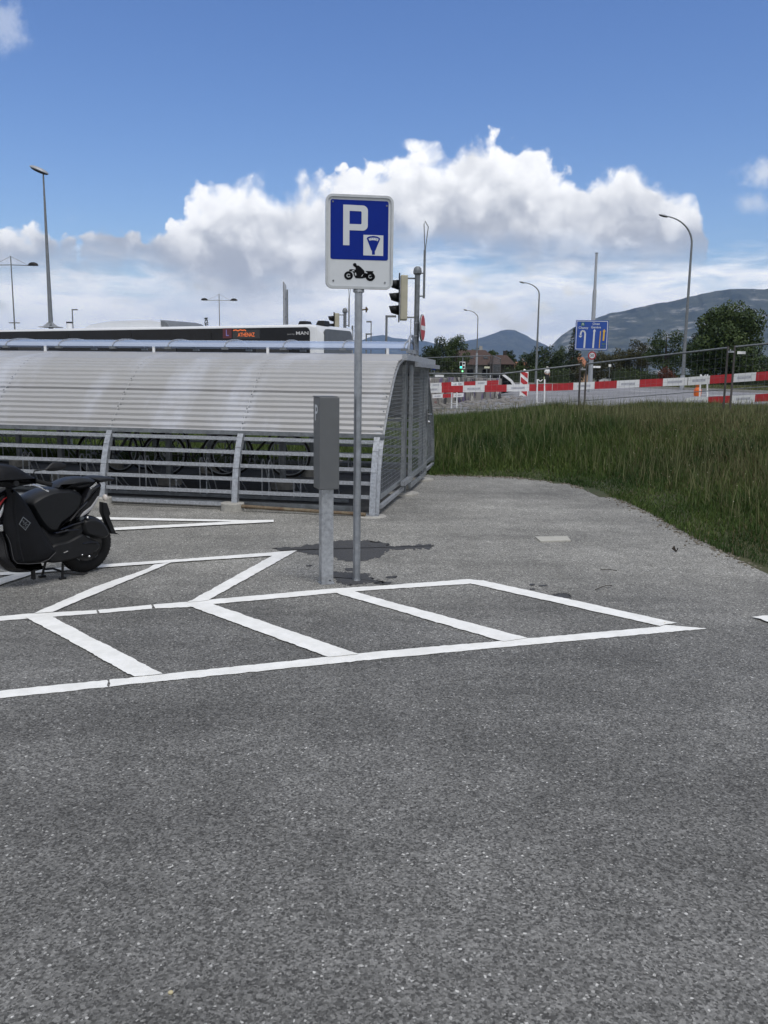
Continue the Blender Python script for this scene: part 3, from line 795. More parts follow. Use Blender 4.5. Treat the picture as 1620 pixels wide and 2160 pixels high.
tree('conifer', 1208, 690, 56, 120, leaf_con, 'tall dark conifer just left of the blue direction sign', 31, conic=True, n=5200)
tree('conifer', 437, 668, 26, 110, leaf_con, 'small dark spruce poking above the bus roof', 32, conic=True, n=1500)
tree('conifer', 918, 712, 12, 132, leaf_con, 'left of the two thin conifer tips beside the no entry sign', 33, conic=True, n=900)
tree('conifer', 927, 712, 12, 132, leaf_con, 'right of the two thin conifer tips beside the no entry sign', 34, conic=True, n=900)
tree('bush', 546, 671, 32, 70, leaf_red, 'dark red leafed tree top showing above the bus roof', 35, n=900)
tree('bush', 1408, 776, 44, 108, leaf_red, 'russet bush in front of the loose green tree', 36, n=1500)
tree('bush', 1222, 765, 34, 112, leaf_olive, 'pale blossoming bush at the foot of the blue sign pole', 37, n=1200)
def hedge(px0, px1, top, dist, m, label):
    a, b = D(px0, 780, dist), D(px1, 780, dist); z0 = ZG(a.x, dist) - .1; h = D((px0 + px1) / 2, top, dist).z - z0
    t_ = thing('hedge', label, 'hedge', ((a.x + b.x) / 2, dist, z0), 0)
    L_ = b.x - a.x; n = int(L_ / .8) + 1
    C_ = [(-L_ / 2 + L_ * (i + .5) / n, j * .5, h * z_) for i in range(n) for j in (-1, 1) for z_ in (.2, .5, .78)]
    leaves('foliage', C_, [h * .24 + .15] * len(C_), 140 * n, .22, m, t_, 1, n)
    obj('stem_core', MB().box((0, 0, h * .42), (L_, .9, h * .84)), mat('inner hedge', (.02, .03, .012), .9), t_)
hedge(1062, 1200, 775, 108, leaf_mid, 'long dark clipped hedge behind the walking person')
hedge(1292, 1366, 776, 112, leaf_mid, 'bright green clipped hedge behind the parked cars')
hedge(1366, 1660, 786, 116, leaf_dark, 'dark low hedge running under the largest tree')
hedge(884, 975, 781, 100, leaf_olive, 'low yellowish hedge left of the brown roofed house')

# ------------------------------------------------------------------ houses
def house(px0, px1, eave, ridge, dist, depth, mroof, mwall, label, hip=.25, win=True, name='house'):
    a, b = D(px0, 780, dist), D(px1, 780, dist); z0 = ZG(a.x, dist) - .1
    ze, zr = D((px0 + px1) / 2, eave, dist).z - z0, D((px0 + px1) / 2, ridge, dist).z - z0
    W = b.x - a.x; t_ = thing(name, label, 'house', ((a.x + b.x) / 2, dist + depth / 2, z0), 0)
    obj('wall', MB().box((0, 0, ze / 2), (W * .9, depth * .86, ze)), mwall, t_)
    rf = MB(); h_ = W * hip
    ov = W / 2
    rf.add([(-ov, -depth / 2, ze - .1), (ov, -depth / 2, ze - .1), (ov, depth / 2, ze - .1), (-ov, depth / 2, ze - .1), (-ov + h_, 0, zr), (ov - h_, 0, zr)],
           [(0, 1, 5, 4), (1, 2, 5), (2, 3, 4, 5), (3, 0, 4), (3, 2, 1, 0)])
    r_ = obj('roof', rf, mroof, t_)
    obj('chimney', MB().box((W * .18, .6, zr + .2), (.5, .5, .9)), mwall, r_)
    if win:
        for k in (-.3, -.05, .2):
            w_ = obj('window', MB().box((W * k, -depth * .43 - .02, ze * .55), (1.0, .06, 1.1)), glass_dark, t_)
            obj('frame', MB().box((W * k, -depth * .43 - .01, ze * .55 - .58), (1.15, .12, .08)), white_p, w_)
        for k in (-.22, -.02, .22):
            f = .45; y_ = -depth / 2 * (1 - f); z_ = ze - .1 + (zr - ze + .1) * f
            m__ = MB(); sl = Vector((0, depth / 2, zr - ze + .1)).normalized(); nn = Vector((0, -sl.z, sl.y))
            m__.prism([(-.35, -.45), (.35, -.45), (.35, .45), (-.35, .45)], (W * k, y_, z_), (1, 0, 0), sl, nn, -.02, .08)
            obj('skylight', m__, glass_dark, r_)
    return t_
house(935, 1064, 768, 736, 132, 12, roof_brown, wall_white, 'low white house under a wide brown hipped roof')
house(1038, 1088, 767, 748, 126, 7, roof_brown, wall_dark, 'dark timber annex with brown roof beside the white house', win=False, name='annex')
house(1092, 1122, 774, 763, 150, 9, roof_orange, wall_white, 'small distant house with an orange tiled roof', hip=.1, win=False)
house(1212, 1244, 772, 752, 160, 9, roof_orange, mat('peach render', (.5, .33, .22), .9), 'peach coloured house half hidden under the blue direction sign', hip=.1, win=False)
house(1612, 1660, 784, 766, 150, 9, roof_brown, wall_white, 'white house glimpsed under trees at the right border', win=False)

# ------------------------------------------------------------------ bike shelter
foot = G(790, 1090); e_dir = ray(1148, 788); e_dir.z = 0; e_dir.normalize()
l_dir = Vector((-e_dir.y, e_dir.x, 0))
SH = thing('bike_shelter', 'long arched bicycle shelter with corrugated metal roof and mesh end', 'bike shelter', foot, math.atan2(e_dir.y, e_dir.x) - math.pi / 2)
# local frame: x = -l (to the right), y = e (depth). l position is -x
PROF = [(0.03, 0), (.06, .2), (.10, .45), (.19, .7), (.30, .9), (.45, 1.07), (.64, 1.26), (.84, 1.44), (1.08, 1.63), (1.34, 1.75), (1.70, 1.80), (2.07, 1.845), (2.30, 1.855)]
WD = 5.14
pz = [q[1] for q in PROF]; pe = [q[0] for q in PROF]
def eof(z): return interp(z, pz, pe)
BAY = 1.70; NB = 7; LEN = BAY * NB
# dense smooth profile for the arch
def arch_pts(z0, z1e, n):
    arr = np.array(PROF); seg = np.r_[0, np.cumsum(np.hypot(*np.diff(arr, axis=0).T))]
    i0 = np.interp(z0, pz, seg); i1 = seg[-1] if z1e is None else np.interp(z1e, pz, seg)
    u = np.linspace(i0, i1, n)
    return [(float(np.interp(q, seg, arr[:, 0])), float(np.interp(q, seg, arr[:, 1]))) for q in u], i1 - i0
roof_mat_, nt, p, t, N, noise_, ramp, mul, mix = nodes_mat('corrugated aluminium')
vm = N('ShaderNodeMapping'); nt.links.new(t.outputs['Object'], vm.inputs[0]); vm.inputs['Scale'].default_value = (1.1, .35, .5)
c_ = mix(ramp(noise_(1.3, 5, .55, vm.outputs[0]), .5, .72, 0, 1), (.44, .44, .445), (.58, .60, .655))  # pale bluish patches: soft reflections painted into the metal colour
c_ = mix(ramp(noise_(4, 6, .7), .35, .75, 0, .45), c_, (.40, .39, .37))
c_ = mix(ramp(noise_(90, 2, .5), .74, .78, 0, .8), c_, (.15, .15, .15))
nt.links.new(c_, p.inputs['Base Color']); p.inputs['Metallic'].default_value = .5; p.inputs['Roughness'].default_value = .40
def roof_sheet(x0, x1, side):
    waves = 27; n = waves * 8 + 1; KX = 42
    P_, L_ = arch_pts(.90, None, n)
    mb = MB()
    for i, (e_, z_) in enumerate(P_):
        a, b = P_[max(i - 1, 0)], P_[min(i + 1, n - 1)]
        tx, tz = b[0] - a[0], b[1] - a[1]; q = math.hypot(tx, tz); nx_, nz_ = -tz / q, tx / q
        r_ = .040 + (0, .001, 0, -.012, -.024, -.012, 0, .001)[i % 8] - (.016 if i // 8 == 7 and 2 < i % 8 < 6 else 0)
        ee, zz = e_ + nx_ * r_, z_ + nz_ * r_
        if side: ee = WD - ee
        mb.v += [(x0 + (x1 - x0) * q_ / KX, ee, zz + .0015 * math.sin(q_ * 1.9 + i * .13)) for q_ in range(KX + 1)]
    mb.f = [(i * (KX + 1) + q_, i * (KX + 1) + q_ + 1, (i + 1) * (KX + 1) + q_ + 1, (i + 1) * (KX + 1) + q_) for i in range(n - 1) for q_ in range(KX)]
    return mb
for sd_ in (0, 1):
    o_ = obj('roof_sheet', roof_sheet(-LEN - .05, .03, sd_), roof_mat_, SH, smooth=False)
for i in range(1, NB + 1):                                # lapped seams of the sheets
    P_, _ = arch_pts(.90, None, 30); m_ = MB()
    for a, b in zip(P_[:-1], P_[1:]): m_.bar((-i * BAY, a[0] - .036 * (1.9 - a[1]) , a[1] + .037 * min(1, (a[1] - .5))), (-i * BAY, b[0] - .036 * (1.9 - b[1]), b[1] + .037 * min(1, (b[1] - .5))), .006, .008, (1, 0, 0))
    obj('sheet_seam', m_, roof_mat_, SH)
# eave trim + screws
for i in range(5):
    for z_ in np.arange(1.0, 1.8, .17):
        e_ = eof(z_) - .047; obj('roof_screw', MB().ball((-i * BAY + .0, e_, z_ + .012), .010, .010, .010, 6, 4), galv_dark, SH)
for sd_ in (0, 1):
    e_ = eof(.9) - .03; e_ = WD - e_ if sd_ else e_
    obj('eave_trim', MB().bar((.05, e_, .905), (-LEN - .05, e_, .905), .02, .05), galv_dark, SH)
def sy(e_, sd_): return WD - e_ if sd_ else e_
for i in range(NB + 1):
    x_ = -i * BAY - (.03 if i == 0 else 0)
    for sd_ in (0, 1):
        P_, _ = arch_pts(.0 if i else 0, .93, 9)
        m_ = MB()
        for a, b in zip(P_[:-1], P_[1:]): m_.bar((x_, sy(a[0], sd_), a[1] + .0), (x_, sy(b[0], sd_), b[1]), .075, .07, (1, 0, 0))
        m_.box((x_, sy(.05, sd_), .01), (.14, .12, .012))
        obj('post', m_, galv, SH)
        P_, _ = arch_pts(.93, None, 14); m_ = MB()
        for a, b in zip(P_[:-1], P_[1:]): m_.bar((x_, sy(a[0], sd_), a[1] - .01), (x_, sy(b[0], sd_), b[1] - .01), .06, .05, (1, 0, 0))
        obj('rib', m_, galv_dark, SH)
        r_ = .18 if i == 0 else .15; hh = .035 if i == 0 else .10
        obj('footing', MB().lathe((x_ - .02, sy(.04, sd_), -.06), [(r_, 0), (r_, .06 + (0 if i == 0 else -.005)), (r_ * .96, .065)], 24), concrete, SH, smooth=True)
        if i:
            obj('footing', MB().lathe((x_ - .02, sy(.04, sd_) - (.03 if not sd_ else -.03), -.06), [(r_ * .92, 0), (r_ * .92, .06 + .09), (r_ * .88, .155)], 24), concrete, SH, smooth=True)
# intermediate legs standing inside (two rows)
for i in range(1, NB + 1):
    for e_ in (1.95, 3.49):
        m_ = MB().box((-i * BAY, e_, .93), (.07, .07, 1.86)); obj('inner_post', m_, galv_dark, SH)
        obj('footing', MB().lathe((-i * BAY, e_, -.05), [(.17, 0), (.17, .16), (.16, .165)], 18), concrete_d, SH, smooth=True)
# rails
RZ = [.835, .68, .525, .37, .215, .07]
for sd_ in (0, 1):
    for b in range(NB):
        for k, z_ in enumerate(RZ):
            if sd_ == 0 and b == 0 and k == 5: continue
            e_ = sy(eof(z_) + .0, sd_)
            obj('rail', MB().bar((-b * BAY - (.07 if b == 0 else .04), e_, z_), (-(b + 1) * BAY + .04, e_, z_), .025, .042), galv_rail, SH)
    obj('base_channel', MB().bar((-.3, sy(.2, sd_), .05), (-LEN, sy(.2, sd_), .05), .05, .06), galv_dark, SH)
# purlins
for e_, z_ in ((.52, 1.10), (1.1, 1.60), (2.15, 1.86)):
    for sd_ in (0, 1): obj('purlin', MB().bar((0, sy(e_, sd_), z_), (-LEN, sy(e_, sd_), z_), .04, .04), galv_dark, SH)
# ridge skylight
cg, nt, p, t, N, noise_, ramp, mul, mix = nodes_mat('clear bluish polycarbonate')
p.inputs['Base Color'].default_value = (.62, .72, .92, 1); p.inputs['Roughness'].default_value = .12
tr_ = N('ShaderNodeBsdfTransparent'); tr_.inputs[0].default_value = (.86, .91, 1, 1)
ms = N('ShaderNodeMixShader'); ms.inputs[0].default_value = .5
outn = [n_ for n_ in nt.nodes if n_.type == 'OUTPUT_MATERIAL'][0]
nt.links.new(tr_.outputs[0], ms.inputs[1]); nt.links.new(p.outputs[0], ms.inputs[2]); nt.links.new(ms.outputs[0], outn.inputs[0])
SKR = .50; SKZ = 1.965; SKH = .105
def sk(a): return WD / 2 - SKR * math.cos(a), SKZ + SKH * math.sin(a) + .0
m_ = MB(); n = 12
for i in range(n + 1):
    e_, z_ = sk(math.pi * i / n); m_.v += [(.02, e_, z_), (-LEN, e_, z_)]
m_.f = [(2 * i, 2 * i + 1, 2 * i + 3, 2 * i + 2) for i in range(n)]
obj('skylight_sheet', m_, cg, SH, smooth=True)
for i in range(int(LEN / .85) + 1):
    x_ = -i * .85 - .02; m_ = MB()
    for k in range(8):
        a, b = sk(math.pi * k / 8), sk(math.pi * (k + 1) / 8)
        m_.bar((x_, a[0], a[1] + .005), (x_, b[0], b[1] + .005), .03, .012, (1, 0, 0))
    obj('skylight_hoop', m_, galv_rail, SH)
    for e_ in (WD / 2 - SKR, WD / 2 + SKR):
        obj('skylight_bracket', MB().box((x_, e_, 1.945), (.09, .05, .03)), galv_dark, SH)
for i in range(NB + 1):
    x_ = -i * BAY - .25
    obj('ridge_post', MB().box((x_, WD / 2 - .48, 1.92), (.035, .02, .10)), white_p, SH)
m_ = MB(); m_.torus((.0, WD / 2, 1.93), .27, .018, (1, 0, 0), 20, 6, 0, math.pi, (0, 1, 0))
for v in range(len(m_.v)): m_.v[v] = (m_.v[v][0], m_.v[v][1], 1.93 + (m_.v[v][2] - 1.93) * .85)
m_.bar((.0, WD / 2 - .34, 1.93), (0, WD / 2 + .34, 1.93), .04, .05); m_.bar((0, WD / 2, 1.84), (0, WD / 2, 1.95), .10, .05)
obj('ridge_hoop', m_, galv, SH, smooth=True)
# end wall: frames, mesh panels and sliding door
def top_at(e_):
    e2 = min(e_, WD - e_); return interp(e2, pe, pz)
def mesh_panel(e0, e1, z0, x_, nm, step=.048):
    fr = MB(); wr = MB()
    ztop = lambda e_: min(top_at(e_) - .05, 1.74)
    fr.bar((x_, e0, z0), (x_, e1, z0), .03, .05)
    for e_ in (e0, e1):
        if ztop(e_) > z0 + .2: fr.bar((x_, e_, z0), (x_, e_, ztop(e_)), .05, .035, (0, 1, 0))
    z_ = z0 + .05
    while z_ < 1.74:
        lo, hi = e0, e1
        em = eof(z_) + .02
        lo = max(lo, em); hi = min(hi, WD - em)
        if hi > lo: wr.tube([(x_, lo, z_), (x_, hi, z_)], .0022, 4, False)
        z_ += step
    e_ = e0 + .1
    while e_ < e1:
        if ztop(e_) > z0 + .1: wr.tube([(x_ + .006, e_, z0), (x_ + .006, e_, ztop(e_))], .002, 3, False)
        e_ += .10
    f_ = obj(nm + '_frame', fr, galv_mid, SH)
    obj('wire_mesh', wr, galv_mid, f_)
mesh_panel(.14, 1.84, .20, .02, 'end_panel')
mesh_panel(3.52, 5.0, .20, .02, 'end_panel')
door = MB(); xd = .10
for e_ in (1.97, 3.50): door.bar((xd, e_, .10), (xd, e_, 1.74), .05, .045, (0, 1, 0))
door.bar((xd, 1.97, .23), (xd, 3.50, .23), .03, .06); door.bar((xd, 1.97, .10), (xd, 3.50, .10), .03, .05); door.bar((xd, 1.97, 1.72), (xd, 3.50, 1.72), .03, .05)
d_ = obj('sliding_door', door, galv_mid, SH)
wr = MB(); z_ = .28
while z_ < 1.70: wr.tube([(xd, 2.0, z_), (xd, 3.48, z_)], .0028, 4, False); z_ += .048
e_ = 2.1
while e_ < 3.48: wr.tube([(xd + .006, e_, .23), (xd + .006, e_, 1.70)], .002, 3, False); e_ += .10
obj('door_mesh', wr, galv_mid, d_)
h_ = MB().box((xd + .03, 3.46, .98), (.02, .03, .22)); h_.tube([(xd + .04, 3.46, 1.02), (xd + .09, 3.46, 1.02), (xd + .09, 3.34, 1.02)], .009, 6); h_.ball((xd + .05, 3.46, .9), .02)
obj('door_handle', h_, chrome, d_, smooth=True)
obj('door_post', MB().bar((.03, 1.88, 0), (.03, 1.88, 1.8), .06, .06, (0, 1, 0)), galv_dark, SH)
obj('door_post', MB().bar((.03, 3.56, 0), (.03, 3.56, 1.8), .05, .05, (0, 1, 0)), galv_dark, SH)
obj('header_beam', MB().bar((.12, 1.25, 1.835), (.12, 4.1, 1.80), .07, .075), galv_rail, SH)
obj('door_track', MB().bar((.17, 1.95, 1.75), (.17, 4.35, 1.73), .05, .06), galv, SH)
obj('floor_track', MB().bar((.10, 1.40, .21), (.10, 2.05, .21), .06, .06), galv, SH)
obj('end_sill', MB().bar((.04, .12, .10), (.04, 1.75, .10), .04, .045), galv_rail, SH)
obj('end_sill', MB().bar((.04, 3.5, .10), (.04, 4.98, .10), .04, .045), galv_rail, SH)
for e_, r_ in ((1.9, .22), (3.5, .22)):
    obj('footing', MB().lathe((.02, e_, -.05), [(r_, 0), (r_, .07), (r_ * .95, .075)], 24), concrete, SH, smooth=True)
# frame arch of the end wall
for sd_ in (0, 1):
    P_, _ = arch_pts(.02, 1.86, 18); m_ = MB()
    for a, b in zip(P_[:-1], P_[1:]): m_.bar((.0175, sy(a[0] + .0, sd_), a[1]), (.0175, sy(b[0] + .0, sd_), b[1]), .02, .06, (1, 0, 0))
    obj('end_arch', m_, galv, SH)
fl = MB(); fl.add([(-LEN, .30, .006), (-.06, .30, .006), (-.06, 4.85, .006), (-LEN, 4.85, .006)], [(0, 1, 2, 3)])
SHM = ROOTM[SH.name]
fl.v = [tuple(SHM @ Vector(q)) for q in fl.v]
setp(obj('shelter_floor_shade', fl, asphalt_mat('asphalt darkened for shade', (.055, .056, .058), .6)[0]), kind='structure')  # darker sheet: the shade under the roof is put into the floor colour
def shw(x_, y_, z_): return SHM @ Vector((x_, y_, z_))
srz = SH.rotation_euler.z
# rusty tube on the ground in front
pts_ = [shw(-1.62 + .19 * i, -.03 + .006 * math.sin(i * 2), .062 - .0045 * i) for i in range(9)]
setp(obj('rusty_tube', MB().tube(pts_, .021, 8), rust, smooth=True), 'rusty steel tube lying along the foot of the shelter', 'steel tube')
# bike racks (front row, rear row)
def rack(y_, label):
    t_ = thing('bike_rack', label, 'bike rack', shw(0, y_, 0), srz, 'bike racks inside the shelter')
    obj('base_rail', MB().bar((-.5, 0, .04), (-LEN + .3, 0, .04), .04, .04), galv_dark, t_)
    obj('base_rail', MB().bar((-.5, .35, .04), (-LEN + .3, .35, .04), .04, .04), galv_dark, t_)
    x_ = -.75; k = 0
    while x_ > -LEN + .6:
        hh = .52 if k % 2 == 0 else .27
        m_ = MB()
        for dx in (-.045, .045):
            m_.tube([(x_ + dx, 0, .04), (x_ + dx, 0, hh - .03), (x_ + dx, .03, hh), (x_ + dx, .07, hh), (x_ + dx, .35, .06)], .009, 6)
        m_.bar((x_ - .05, 0, hh * .48), (x_ + .05, 0, hh * .48), .008, .008)
        obj('wheel_holder', m_, galv_rail, t_)
        x_ -= .42; k += 1
    return t_
rack(.85, 'row of wheel holders standing close behind the front rails')
rack(3.95, 'row of wheel holders along the far side of the shelter')
# bicycles
bikes_def = [((.035, .012, .012), 'black'), ((.02, .02, .02), 'dark'), ((.012, .014, .02), 'navy'), ((.03, .03, .03), 'grey')]
def bicycle(px, py, rz, colr, label, basket=False):
    c_ = G(px, py); t_ = thing('bicycle', label, 'bicycle', (c_.x, c_.y, 0), rz, 'bicycles parked in the shelter')
    fm_ = mat('bicycle paint', colr, .35)
    for x_ in (-.52, .52):
        w_ = obj('wheel', MB().torus((x_, 0, .34), .325, .019, (0, 1, 0), 32, 8), rubber, t_, smooth=True)
        obj('rim', MB().torus((x_, 0, .34), .300, .010, (0, 1, 0), 32, 6), galv_post, w_, smooth=True)
        s_ = MB(); s_.lathe((x_, -.04, .34), [(.02, 0), (.02, .08)], 8, (0, 1, 0))
        for k in range(14):
            a = k * math.pi / 7; s_.tube([(x_, 0, .34), (x_ + .3 * math.cos(a), 0, .34 + .3 * math.sin(a))], .0015, 3, False)
        obj('spokes', s_, galv_post, w_)
    f_ = MB(); bb, hd, stp = (-.08, 0, .30), (.37, 0, .80), (-.20, 0, .78)
    for a, b, r_ in ((bb, stp, .015), (stp, (.35, 0, .84), .014), (bb, hd, .017), (bb, (-.52, 0, .34), .010), (stp, (-.52, 0, .34), .009), ((.35, 0, .88), (.41, 0, .62), .018), ((.41, 0, .62), (.52, .05, .34), .010), ((.41, 0, .62), (.52, -.05, .34), .010)):
        f_.tube([a, b], r_, 8)
    obj('frame', f_, fm_, t_, smooth=True)
    obj('seat', MB().tube([(-.36, 0, .92), (-.28, 0, .93), (-.12, 0, .925)], [.07, .06, .02], 8).tube([stp, (-.23, 0, .91)], .012, 6), black_pl, t_, smooth=True)
    obj('handlebar', MB().tube([(.34, 0, .88), (.33, 0, .98)], .012, 6).tube([(.24, -.28, 1.0), (.33, -.2, 1.0), (.36, 0, .99), (.33, .2, 1.0), (.24, .28, 1.0)], .011, 6), black_pl, t_, smooth=True)
    obj('crank', MB().torus((-.08, .05, .30), .09, .006, (0, 1, 0), 20, 5).bar((-.08, .06, .30), (.02, .08, .16), .02, .012), galv_dark, t_, smooth=True)
    if basket:
        obj('basket', MB().box((.52, 0, .86), (.28, .34, .22)), wall_dark, t_)
    return t_
bicycle(255, 996, srz + R(70), (.015, .015, .016), 'dark bicycle with a basket, leftmost of those inside the shelter', True)
bicycle(312, 990, srz + R(62), (.02, .022, .03), 'dark bicycle standing second from left inside the shelter')
bicycle(420, 1004, srz + R(28), (.015, .015, .015), 'black bicycle in the middle of the shelter, wheel turned sideways')
bicycle(540, 1006, srz + R(8), (.012, .012, .012), 'black bicycle with wheel in profile behind the second front post')

# ------------------------------------------------------------------ parking sign
pb = G(752, 1224)
yaw = R(8.2)
PS = thing('parking_sign', 'blue P sign with parking meter and black motorcycle on a round post', 'road sign', pb, yaw)
ZB, ZT = 2.262, 2.938; W_ = .508; hgt = ZT - ZB; zc = (ZB + ZT) / 2
AX, AY, AN = (1, 0, 0), (0, 0, 1), (0, -1, 0)
obj('post', MB().lathe((0, .0, 0), [(.034, 0), (.031, .015), (.030, .03), (.030, ZB - .02)], 28), galv_post, PS, smooth=True)
obj('post_cap', MB().lathe((0, 0, ZB - .025), [(.031, 0), (.042, .004), (.044, .02), (.038, .03)], 24), galv, PS, smooth=True)
obj('clamp_bolt', MB().tube([(.03, 0, ZB - .15), (.062, 0, ZB - .145)], .006, 6).tube([(.058, -.012, ZB - .13), (.062, .012, ZB - .165)], .006, 6).ball((.064, 0, ZB - .145), .01), rust, PS)
ox = (.0, -.035, zc)
m_ = MB(); ring_prism(m_, rrect(W_, hgt, .052), rrect(W_ - .036, hgt - .036, .036), ox, AX, AY, AN, -.028, .012)
obj('frame', m_, mat('frame aluminium', (.40, .42, .44), .3, .9, .1, 20), PS, bevel=.008, smooth=True)
obj('plate', MB().prism(rrect(W_ - .034, hgt - .034, .036), ox, AX, AY, AN, -.012, .0), white_film, PS)
iw = 605. - 0  # measurements below are fractions of the photographed plate (crop px: x 295..1050, y 105..1200)
def sgn(x_, y_): return ((x_ - 655) / 5.786 * .00356, (643 - y_) / 5.786 * .00333)
def spr(poly, lift, m, nm, thick=.0012):
    return obj(nm, MB().prism(poly, ox, AX, AY, AN, lift - thick, lift), m, PS)
bx0, bx1 = sgn(302, 0)[0], sgn(1006, 0)[0]; bz1, bz0 = sgn(0, 120)[1], sgn(0, 862)[1]
spr(rrect(bx1 - bx0, bz1 - bz0, .016, (bx0 + bx1) / 2, (bz0 + bz1) / 2), .002, blue_sign, 'blue_panel')
# letter P: outline with rounded bowl
def P_letter():
    o = [sgn(455, 684), sgn(455, 182)]
    o_ = [(455, 684), (455, 182), (690, 184)] + [(690 + 64 * math.sin(a), 248 - 64 * math.cos(a)) for a in np.linspace(0, math.pi / 2, 6)] + [(754, 430)] + [(690 + 64 * math.cos(a), 432 + 64 * math.sin(a)) for a in np.linspace(0, math.pi / 2, 6)] + [(532, 496), (532, 684)]
    i_ = [(532, 418), (532, 256), (665, 257), (678, 270), (678, 400), (665, 418)]
    return o_, i_
o_, i_ = P_letter()
m_ = MB()
# stem + bowl as separate convex pieces
def q4(a, b, c_, d): return [sgn(*a), sgn(*b), sgn(*c_), sgn(*d)]
lift = .0036
pieces = [q4((455, 684), (532, 684), (532, 182), (455, 182)), q4((532, 256), (664, 257), (690, 184), (532, 182)), q4((532, 496), (690, 496), (664, 418), (532, 418))]
for k in range(8):
    a0, a1 = math.pi / 2 * k / 8, math.pi / 2 * (k + 1) / 8
    po = lambda a: (690 + 64 * math.sin(a), 248 - 64 * math.cos(a)); pi_ = lambda a: (664 + 14 * math.sin(a), 271 - 14 * math.cos(a))
    pieces.append([sgn(*po(a0)), sgn(*po(a1)), sgn(*pi_(a1)), sgn(*pi_(a0))])
    po = lambda a: (690 + 64 * math.sin(a), 432 + 64 * math.cos(a)); pi_ = lambda a: (664 + 14 * math.sin(a), 404 + 14 * math.cos(a))
    pieces.append([sgn(*po(a0)), sgn(*po(a1)), sgn(*pi_(a1)), sgn(*pi_(a0))])
pieces.append(q4((678, 271), (754, 248), (754, 432), (678, 404)))
for pc in pieces: m_.add([Vector(ox) + Vector(AX) * u + Vector(AY) * v + Vector(AN) * lift for u, v in pc], [(0, 1, 2, 3)])
obj('letter_p', m_, white_film, PS)
x0, z0 = sgn(702, 804); x1, z1 = sgn(946, 547)
spr([(x0, z0), (x1, z0), (x1, z1), (x0, z1)], .0036, white_film, 'meter_panel', .001)
arc = [(742, 590), (752, 576), (780, 563), (824, 557), (868, 563), (896, 576), (908, 590)]
m_ = MB(); pg = [sgn(*q) for q in arc + [(850, 740), (844, 742), (844, 792), (808, 792), (808, 742), (800, 740)]]
m_.prism(pg, ox, AX, AY, AN, .004, .0048); obj('parking_meter', m_, blue_sign, PS)
m_ = MB(); pg = [sgn(*q) for q in [(764, 592), (790, 583), (824, 580), (860, 583), (888, 592), (876, 622), (850, 612), (824, 610), (798, 612), (776, 618)]]
m_.prism(pg, ox, AX, AY, AN, .005, .0056)
obj('meter_dial', m_, white_film, PS)
m_ = MB()
for (a, b) in ((783, 596), (803, 592), (824, 590), (845, 592), (865, 596)):
    pg = [sgn(*q) for q in [(a - 3, b - 4), (a + 3, b - 4), (a + 3, b + 5), (a - 3, b + 5)]]; m_.prism(pg, ox, AX, AY, AN, .0058, .0062)
pg = [sgn(*q) for q in [(868, 600), (872, 602), (860, 625), (856, 622)]]; m_.prism(pg, ox, AX, AY, AN, .0058, .0062)
obj('dial_marks', m_, blue_sign, PS)
# motorcycle pictogram, traced in its own crop (11.571 px per photo px, origin 690,540)
def mt(x_, y_): return sgn((690 + x_ / 11.571 - 640) * 5.786, (540 + y_ / 11.571 - 400) * 5.786)
m_ = MB()
def face(pts_): m_.prism([mt(*q) for q in pts_], ox, AX, AY, AN, .0012, .0024)
def disc_ring(cx, cy, ro, ri, n=26, a0=0, a1=2 * math.pi):
    for k in range(n):
        t0, t1 = a0 + (a1 - a0) * k / n, a0 + (a1 - a0) * (k + 1) / n
        pp = [(cx + ro * math.cos(t0), cy + ro * math.sin(t0)), (cx + ro * math.cos(t1), cy + ro * math.sin(t1)), (cx + ri * math.cos(t1), cy + ri * math.sin(t1)), (cx + ri * math.cos(t0), cy + ri * math.sin(t0))]
        m_.add([Vector(ox) + Vector(AX) * u + Vector(AY) * v + Vector(AN) * .0024 for u, v in [mt(*q) for q in pp]], [(0, 1, 2, 3)])
disc_ring(468, 508, 108, 50); disc_ring(468, 508, 26, 0.1); disc_ring(468, 508, 52, 24, 6, -.5, .15)
disc_ring(1000, 520, 112, 48); disc_ring(1000, 520, 28, 0.1); disc_ring(1000, 520, 50, 24, 8, -1.0, .3)
disc_ring(620, 230, 44, .1)
face([(590, 262), (660, 244), (720, 250), (770, 290), (850, 370), (862, 410), (840, 440), (905, 470), (905, 545), (800, 570), (640, 566), (632, 545), (660, 470), (640, 400), (640, 300)])
face([(490, 352), (550, 345), (640, 355), (645, 420), (610, 480), (590, 440), (560, 395), (480, 400)])
face([(590, 470), (612, 455), (665, 560), (640, 566)])
face([(880, 378), (1082, 378), (1060, 430), (940, 430), (905, 400)])
face([(840, 420), (940, 450), (960, 520), (880, 545), (830, 500)])
face([(1080, 430), (1120, 500), (1115, 560), (1085, 580)])
obj('motorcycle_pictogram', m_, black_film, PS)
m_ = MB(); 
for q in (mt(630, 460), mt(800, 492)):
    pass
m_.prism([mt(620, 432), mt(640, 432), mt(662, 492), mt(648, 500), mt(628, 470)], ox, AX, AY, AN, .0026, .003)
m_.prism([mt(820, 465), mt(826, 470), (mt(800, 520)), mt(775, 520)], ox, AX, AY, AN, .0026, .003)
m_.prism([mt(548, 380), mt(580, 370), mt(612, 378), mt(606, 394), mt(560, 394)], ox, AX, AY, AN, .0026, .003)
obj('pictogram_gaps', m_, white_film, PS)
for q in ((338, 1132), (972, 1140), (330, 150), (985, 178)):
    u, v = sgn(*q); obj('rivet', MB().lathe((u, -.035 - .002, zc + v), [(.007, 0), (.006, .004), (.002, .005)], 10, (0, -1, 0)), galv_dark, PS)
